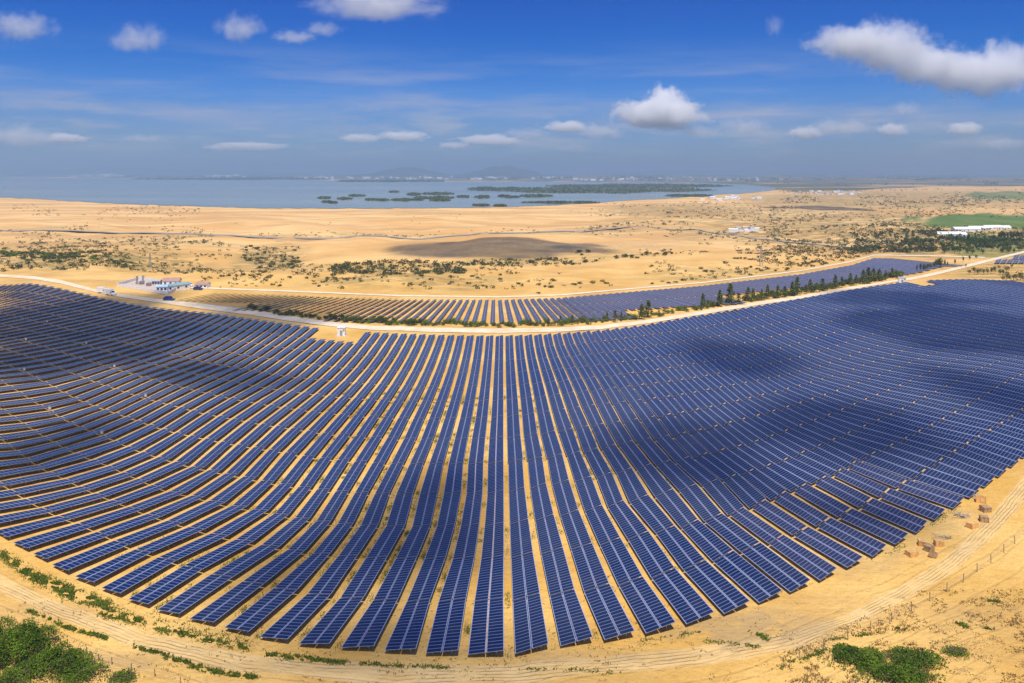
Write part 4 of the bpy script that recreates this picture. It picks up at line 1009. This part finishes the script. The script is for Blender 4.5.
# mangrove belts and fish pond banks in the lake
def island(px, py, w, h, label, seed):
    X0, Y0 = un(px, py); r_ = np.random.default_rng(seed); n = int(600+w*16)
    u = r_.uniform(-1, 1, n); v = r_.uniform(-1, 1, n); edge = (1-np.abs(u)**3)*(.75+.4*vnoise(u*4, u*0+seed, seed)); keep = np.abs(v) < edge; u = u[keep]; v = v[keep]
    x = px+u*w/2; y = py+v*h/2; Y = F*HC/(y-HY); X = (x-CX)*Y/F
    s = 10.0*Y0/2500
    C = np.stack([X-X0, Y-Y0, r_.uniform(0, 1, len(X))*2.2*Y0/2500+.5], 1)
    e = empty('mangrove_island', (X0, Y0, .4)); obj('foliage', leafmesh('foliage', C, 0, M_darkt, size=s*.9, seed=seed), e)
    mb = MB(); xs = np.linspace(-1, 1, 17); top = []; bot = []
    for q in xs:
        e_ = (1-abs(q)**3)*(.75+.4*float(vnoise(q*4, seed, seed)))*.95+.02
        for S, sg in ((top, -1), (bot, 1)):
            yy = py+sg*e_*h/2; Yq = F*HC/(yy-HY); S.append(((px+q*w/2-CX)*Yq/F-X0, Yq-Y0))
    for i in range(16):
        a, b, c, d = bot[i], bot[i+1], top[i+1], top[i]
        mb.hexa([(*p, -.6) for p in (a, b, c, d)]+[(*p, .5) for p in (a, b, c, d)])
    obj('bank', mb.mesh('bank', simple('mud', (.10, .11, .06), .9)), e); tag(e, label, 'island', 'mangrove islands in the lake')
isl = [(324,198.6,13,1.6),(327,202.6,10,1.3),(345,199.4,15,2.0),(357,196.4,16,1.6),(371,200.4,12,1.4),(382,200.8,15,1.6),(407,200.6,34,2.4),(414,195,14,2),(434,198.5,40,3.2),(438,194.4,32,1.8),(440,201,22,1.8),(394,192.6,9,1.2),(463,197.4,12,1.4),(482,197.6,15,3.2),(481,206,16,1.4),(500,206.4,12,1.2),(504,196.8,12,1.4),(536,196.6,34,2.2),(512,197.8,14,1.4),(560,203.2,80,1.8),(690,196.3,50,1.6),(333,203.4,8,1.0)]
for i, (x, y, w, h) in enumerate(isl): 
    side = 'left part' if x < 400 else 'middle' if x < 470 else 'right part'
    island(x, y, w, h, ('long ' if w > 30 else 'small ' if w < 13 else '')+'dark mangrove island in the '+side+' of the lake', 300+i)
island(592, 190.5, 250, 7.4, 'longest dark green mangrove belt across the right of the lake', 340)
island(640, 186.4, 190, 3.4, 'dark green mangrove belt behind the longest one', 341)
island(497, 189.3, 60, 4.2, 'left end of the mangrove belts, reaching toward the islands', 342)
island(390, 181.6, 110, 1.6, 'thin dark line of trees along the far lake shore', 343)
island(230, 179.4, 200, 1.4, 'dark tree line on the far left shore of the lake', 344)
# far plain: woods and fields that read as one mass
items = []
for i in range(2600):
    y = 173.6+abs(random.gauss(0, 1))*5.0; x = random.uniform(-100, 1130)
    lim = np.interp(x, [-100, 0, 120, 256, 430, 560, 700, 745, 780, 860, 1024, 1130], [176, 176.6, 177.4, 178.6, 180.4, 181, 181.8, 183.6, 190, 190, 186, 186])
    if y > lim: continue
    if vnoise(x/45, y/1.6, 61) < -.1: continue
    items.append((random.uniform(1.2, 3.0), x, y))
def far_woods():
    r_ = np.random.default_rng(77); C = []; S = []
    for s_, x, y in items:
        X, Y = un(x, y); s = s_*Y/F; nq = 10
        C.append(r_.uniform(-1, 1, (nq, 3))*np.array([s*1.6, s*2.5, 4])+np.array([X, Y, 6])); S += [min(s*.8, 60)]*nq
    me = leafmesh('far_woods', np.concatenate(C), 0, M_darkt, size=np.array(S), seed=3); tag(obj('far_woods', me), 'blue green woods on the hazy plain beyond the lake', 'woods', kind='stuff')
far_woods()
# hills on the horizon
def hill(x0, x1, Y, prof, name, seed):
    n, k = 60, 14; V = []; Fc = []
    for i in range(n):
        u = i/(n-1); h = np.interp(u, *zip(*prof))
        for j in range(k):
            v = j/(k-1); X = ((x0+(x1-x0)*u)-CX)*Y/F; yy = Y+(v-.5)*3500
            z = h*Y/F*math.sin(math.pi*v)*(1+.18*float(fbm(u*9, v*4, 4, seed)))
            V.append((X+(v-.5)*300, yy, z-1))
    for i in range(n-1):
        for j in range(k-1): a = i*k+j; Fc.append((a, a+1, a+k+1, a+k))
    me = bpy.data.meshes.new(name); me.from_pydata(V, [], Fc); me.materials.append(M_hill); me.polygons.foreach_set('use_smooth', [True]*len(Fc)); tag(obj(name, me), kind='structure')
for bi, (k_, j_) in enumerate([(-33, 5), (-30, 7), (-36, 8), (-27, 4), (-40, 7), (-24, 6), (-22, 4), (-44, 9), (-29, 10), (-19, 5), (-26, 8), (-16, 3)][:8]):
    p = gf([k_], [j_])[0]; e = empty('combiner_box', (p[0], p[1], 0)); mb = MB(); mb.box(-.28, -.2, .7, .28, .1, 1.45); obj('cabinet', mb.mesh('cabinet', M_conc), e)
    mb = MB(); mb.box(-.34, -.27, 1.45, .34, .16, 1.5); obj('canopy', mb.mesh('canopy', M_alu), e)
    for s in (-.25, .25):
        mb = MB(); mb.bar((s, 0, -.2), (s, 0, .72), .08); obj('leg', mb.mesh('leg', M_alu), e)
    tag(e, 'pale combiner box, %s aisle from the front, %s lane left of the middle' % (ordinal(j_), ordinal(-k_)), 'cabinet', 'combiner boxes in the left part of the main field')
M_hill = simple('forested_hill', (.05, .075, .05), .95, 0, .3, .002)
hill(352, 458, 10500, [(0, 0), (.2, 2.5), (.4, 7), (.5, 9), (.62, 8.4), (.8, 3.5), (1, 0)], 'hills', 1)
hill(455, 548, 10500, [(0, 0), (.2, 4.0), (.42, 9.5), (.6, 10.5), (.8, 7), (1, 0)], 'hills', 2)
hill(-60, 330, 17000, [(0, 4), (.15, 8), (.3, 5), (.45, 7.5), (.6, 5), (.8, 3), (1, 0)], 'hills', 3)
hill(540, 1100, 19000, [(0, 0), (.2, 3), (.4, 4), (.6, 3), (.8, 5), (1, 3)], 'hills', 4)

# ------------------------------------------------------------------ air
m, q, out = material('haze')
q.put(out.inputs['Volume'], q.n('ShaderNodeVolumePrincipled', {'Color': (.38, .54, .75), 'Density': HAZE_D, 'Anisotropy': .1}).outputs[0])
mb = MB(); mb.box(-34000, -900, -9, 34000, 31000, 215); tag(obj('haze', mb.mesh('haze', m)), 'pale blue haze over the plain', 'haze', kind='stuff')

# ------------------------------------------------------------------ clouds
def cloud_mat(name, dens, warp, wid):
    m, q, out = material(name)
    t = q.n('ShaderNodeTexCoord'); P = t.outputs['Object']
    r0 = q.n('ShaderNodeVectorMath', operation='LENGTH'); 
    oi = q.n('ShaderNodeObjectInfo'); off = q.n('ShaderNodeVectorMath', operation='ADD'); q.put(off.inputs[0], q.scale(P, (2.6, 2.6, 1.5))); cx = q.n('ShaderNodeCombineXYZ'); q.put(cx.inputs[0], q.m('MULTIPLY', oi.outputs['Random'], 50.0)); q.put(off.inputs[1], cx.outputs[0])
    nA = q.noise(off.outputs[0], .95, 10, .66)
    sp = q.n('ShaderNodeSeparateXYZ', {0: P})
    flat = q.m('MULTIPLY', q.m('MAXIMUM', q.m('MULTIPLY', sp.outputs[2], -1.0), 0.0), .35)   # flatter base
    q.put(r0.inputs[0], P)
    d = q.m('ADD', q.m('ADD', r0.outputs[1], flat), q.m('MULTIPLY', q.m('SUBTRACT', nA, .5), -warp))
    f = q.step(d, .92, .92-wid)
    v = q.n('ShaderNodeVolumePrincipled', {'Color': (1, 1, 1), 'Anisotropy': -.15})
    v.inputs['Density'].default_value = 0
    q.put(v.inputs['Density'], q.m('MULTIPLY', f, dens)); q.put(out.inputs['Volume'], v.outputs[0]); return m
MC1 = cloud_mat('cumulus', .0030, 2.5, .40); MC0 = cloud_mat('broken_cumulus', .0011, 2.9, .42); MC2 = cloud_mat('thin_cloud', .0011, 2.6, .9)
def cloud(blobs, mat, label, Y=40000.0, dep=.7):
    x0 = min(b[0]-b[2]/2 for b in blobs); x1 = max(b[0]+b[2]/2 for b in blobs)
    for i, (px, py, w, h) in enumerate(blobs):
        Yc = Y
        me = cloud_me[id(mat)]
        o = obj('cloud', me); o.location = ((px-CX)*Yc/F, Yc+i*500, HC+(HY-py)*Yc/F); o.scale = (w/2*Yc/F*1.12, w/2*Yc/F*dep, h/2*Yc/F*1.18); o.rotation_euler = (0, 0, random.uniform(-.2, .2))
        tag(o, label if isinstance(label, str) else label[i], 'cloud')
import bmesh
cloud_me = {}
for mt in (MC0, MC1, MC2):
    bm = bmesh.new(); bmesh.ops.create_icosphere(bm, subdivisions=3, radius=1.25); me = bpy.data.meshes.new('cloud'); bm.to_mesh(me); bm.free(); me.materials.append(mt); cloud_me[id(mt)] = me
CL = [
 (MC2, [(322, 30, 44, 18)], 'faint wisp below the cloud cut by the top edge'), 
 (MC2, [(22, 28, 66, 34)], 'soft pinkish cloud at the top left corner'),
 (MC2, [(138, 40, 58, 34)], 'soft round pinkish cloud, second from the left at the top'),
 (MC2, [(240, 30, 54, 32)], 'soft pinkish cloud left of centre near the top'),
 (MC2, [(293, 38, 50, 16)], 'faint flat cloud right beside the soft pinkish one left of centre'),
 (MC2, [(378, 6, 130, 38)], 'wide pinkish cloud cut by the top edge'),
 (MC2, [(774, 27, 20, 26)], 'tiny faint wisp high right of centre'),
 (MC0, [(850, 44, 84, 34), (885, 46, 90, 50), (925, 62, 96, 46), (968, 70, 90, 44), (1008, 74, 90, 50), (1040, 62, 80, 56)], ['left tip of the largest white cloud at upper right', 'tallest hump of the largest white cloud at upper right', 'sagging middle of the largest white cloud at upper right', 'part of the largest cloud above the pair of small clouds', 'broad right part of the largest white cloud', 'end of the largest white cloud cut by the right border']),
 (MC1, [(660, 116, 92, 34), (668, 103, 46, 34)], ['bright white cumulus cloud right of centre', 'towering crown of the bright cumulus right of centre']),
 (MC1, [(806, 134, 36, 14)], 'small bright cloud alone right of the cumulus'),
 (MC1, [(893, 131, 32, 16)], 'small white cloud below the largest cloud, left of the pair'),
 (MC1, [(964, 130, 38, 16)], 'small white cloud below the largest cloud, right of the pair'),
 (MC2, [(906, 109, 32, 18)], 'faint small cloud just under the largest cloud'),
 (MC2, [(745, 127, 60, 22)], 'faint greyish cloud right of the bright cumulus'),
 (MC2, [(528, 134, 50, 14)], 'faint thin cloud between the two flat clouds at centre'), (MC1, [(455, 146, 34, 8)], 'smallest low puff left of the low flat centre cloud'), (MC2, [(600, 133, 70, 18)], 'faint veil of cloud just left of the bright cumulus'), (MC2, [(700, 132, 50, 16)], 'faint base of cloud at the right foot of the cumulus'), (MC2, [(840, 128, 70, 20)], 'faint wide cloud between the small lone cloud and the pair'), (MC2, [(1000, 145, 60, 16)], 'faint low cloud near the right border'),
 (MC1, [(567, 127, 50, 12)], 'flat white cloud left of the bright cumulus'),
 (MC1, [(492, 141, 66, 12)], 'low flat white cloud at the centre horizon'),
 (MC1, [(404, 137, 50, 12)], 'low white cloud, right of the two left of centre'),
 (MC1, [(360, 139, 42, 10)], 'low white cloud, left of the two left of centre'),
 (MC1, [(244, 147, 84, 9)], 'long thin white cloud low at the left'),
 (MC1, [(66, 139, 46, 11)], 'small white cloud low at the far left'),
 (MC2, [(22, 138, 90, 26)], 'pale cloud bank low at the left border'),
 (MC2, [(144, 139, 50, 12)], 'pale thin cloud low between the left clouds'),
]
for mt, bl, lab in CL: cloud(bl, mt, lab)
# broken cloud overhead, out of the picture: its shadows lie on the fields
m, q, out = material('overhead_cloud')
dd = q.n('ShaderNodeBsdfDiffuse', {0: (.9, .9, .92, 1)}); tt = q.n('ShaderNodeBsdfTransparent')
q.put(out.inputs[0], q.n('ShaderNodeMixShader', {0: .61, 1: dd.outputs[0], 2: tt.outputs[0]}).outputs[0]); M_oc = m
def overhead(px, py, w, h, label, seed, alt=1500.0, rot=0.0, fac=1.0):
    X, Y = un(px, py); t = alt/sv.z; dy = py-HY
    rx = w/2*Y/F; ry = h/2*Y*Y/(F*HC)
    bm = bmesh.new(); bmesh.ops.create_icosphere(bm, subdivisions=5, radius=1.0)
    co = np.array([v.co[:] for v in bm.verts])
    n_ = 1+.55*fbm(co[:, 0]*2.1+seed, co[:, 1]*2.1+co[:, 2]*2, 5, seed)
    for v, k_ in zip(bm.verts, n_): v.co *= float(k_)
    me = bpy.data.meshes.new('overhead_cloud'); bm.to_mesh(me); bm.free(); me.materials.append(M_oc)
    o = obj('overhead_cloud', me); o.location = (X+sv.x*t, Y+sv.y*t, alt); o.scale = (rx, ry, min(rx, ry)*.5+6); o.rotation_euler = (0, 0, rot); tag(o, label, 'cloud')
OC = [(120, 345, 170, 40, -.5), (215, 378, 150, 22, -.5), (50, 318, 150, 50, 0), (60, 445, 110, 46, 0), (250, 318, 130, 22, 0), (255, 303, 110, 10, 0), (430, 520, 130, 90, .2), (280, 570, 120, 60, 0), (680, 455, 170, 60, .3), (740, 360, 90, 34, 0),
      (850, 430, 150, 60, .3), (970, 330, 150, 44, .3), (900, 300, 110, 16, 0), (505, 250, 150, 13, 0), (860, 515, 140, 30, 0), (420, 655, 380, 22, 0), (1000, 395, 90, 50, 0), (820, 208, 80, 4, 0), (400, 620, 120, 30, 0)]
for i, (x, y, w, h, r_) in enumerate(OC): overhead(x, y, w, h, 'broken white cloud high overhead, the %s from the left, seen only by its shadow' % ordinal(i+1), 10+i, rot=r_)
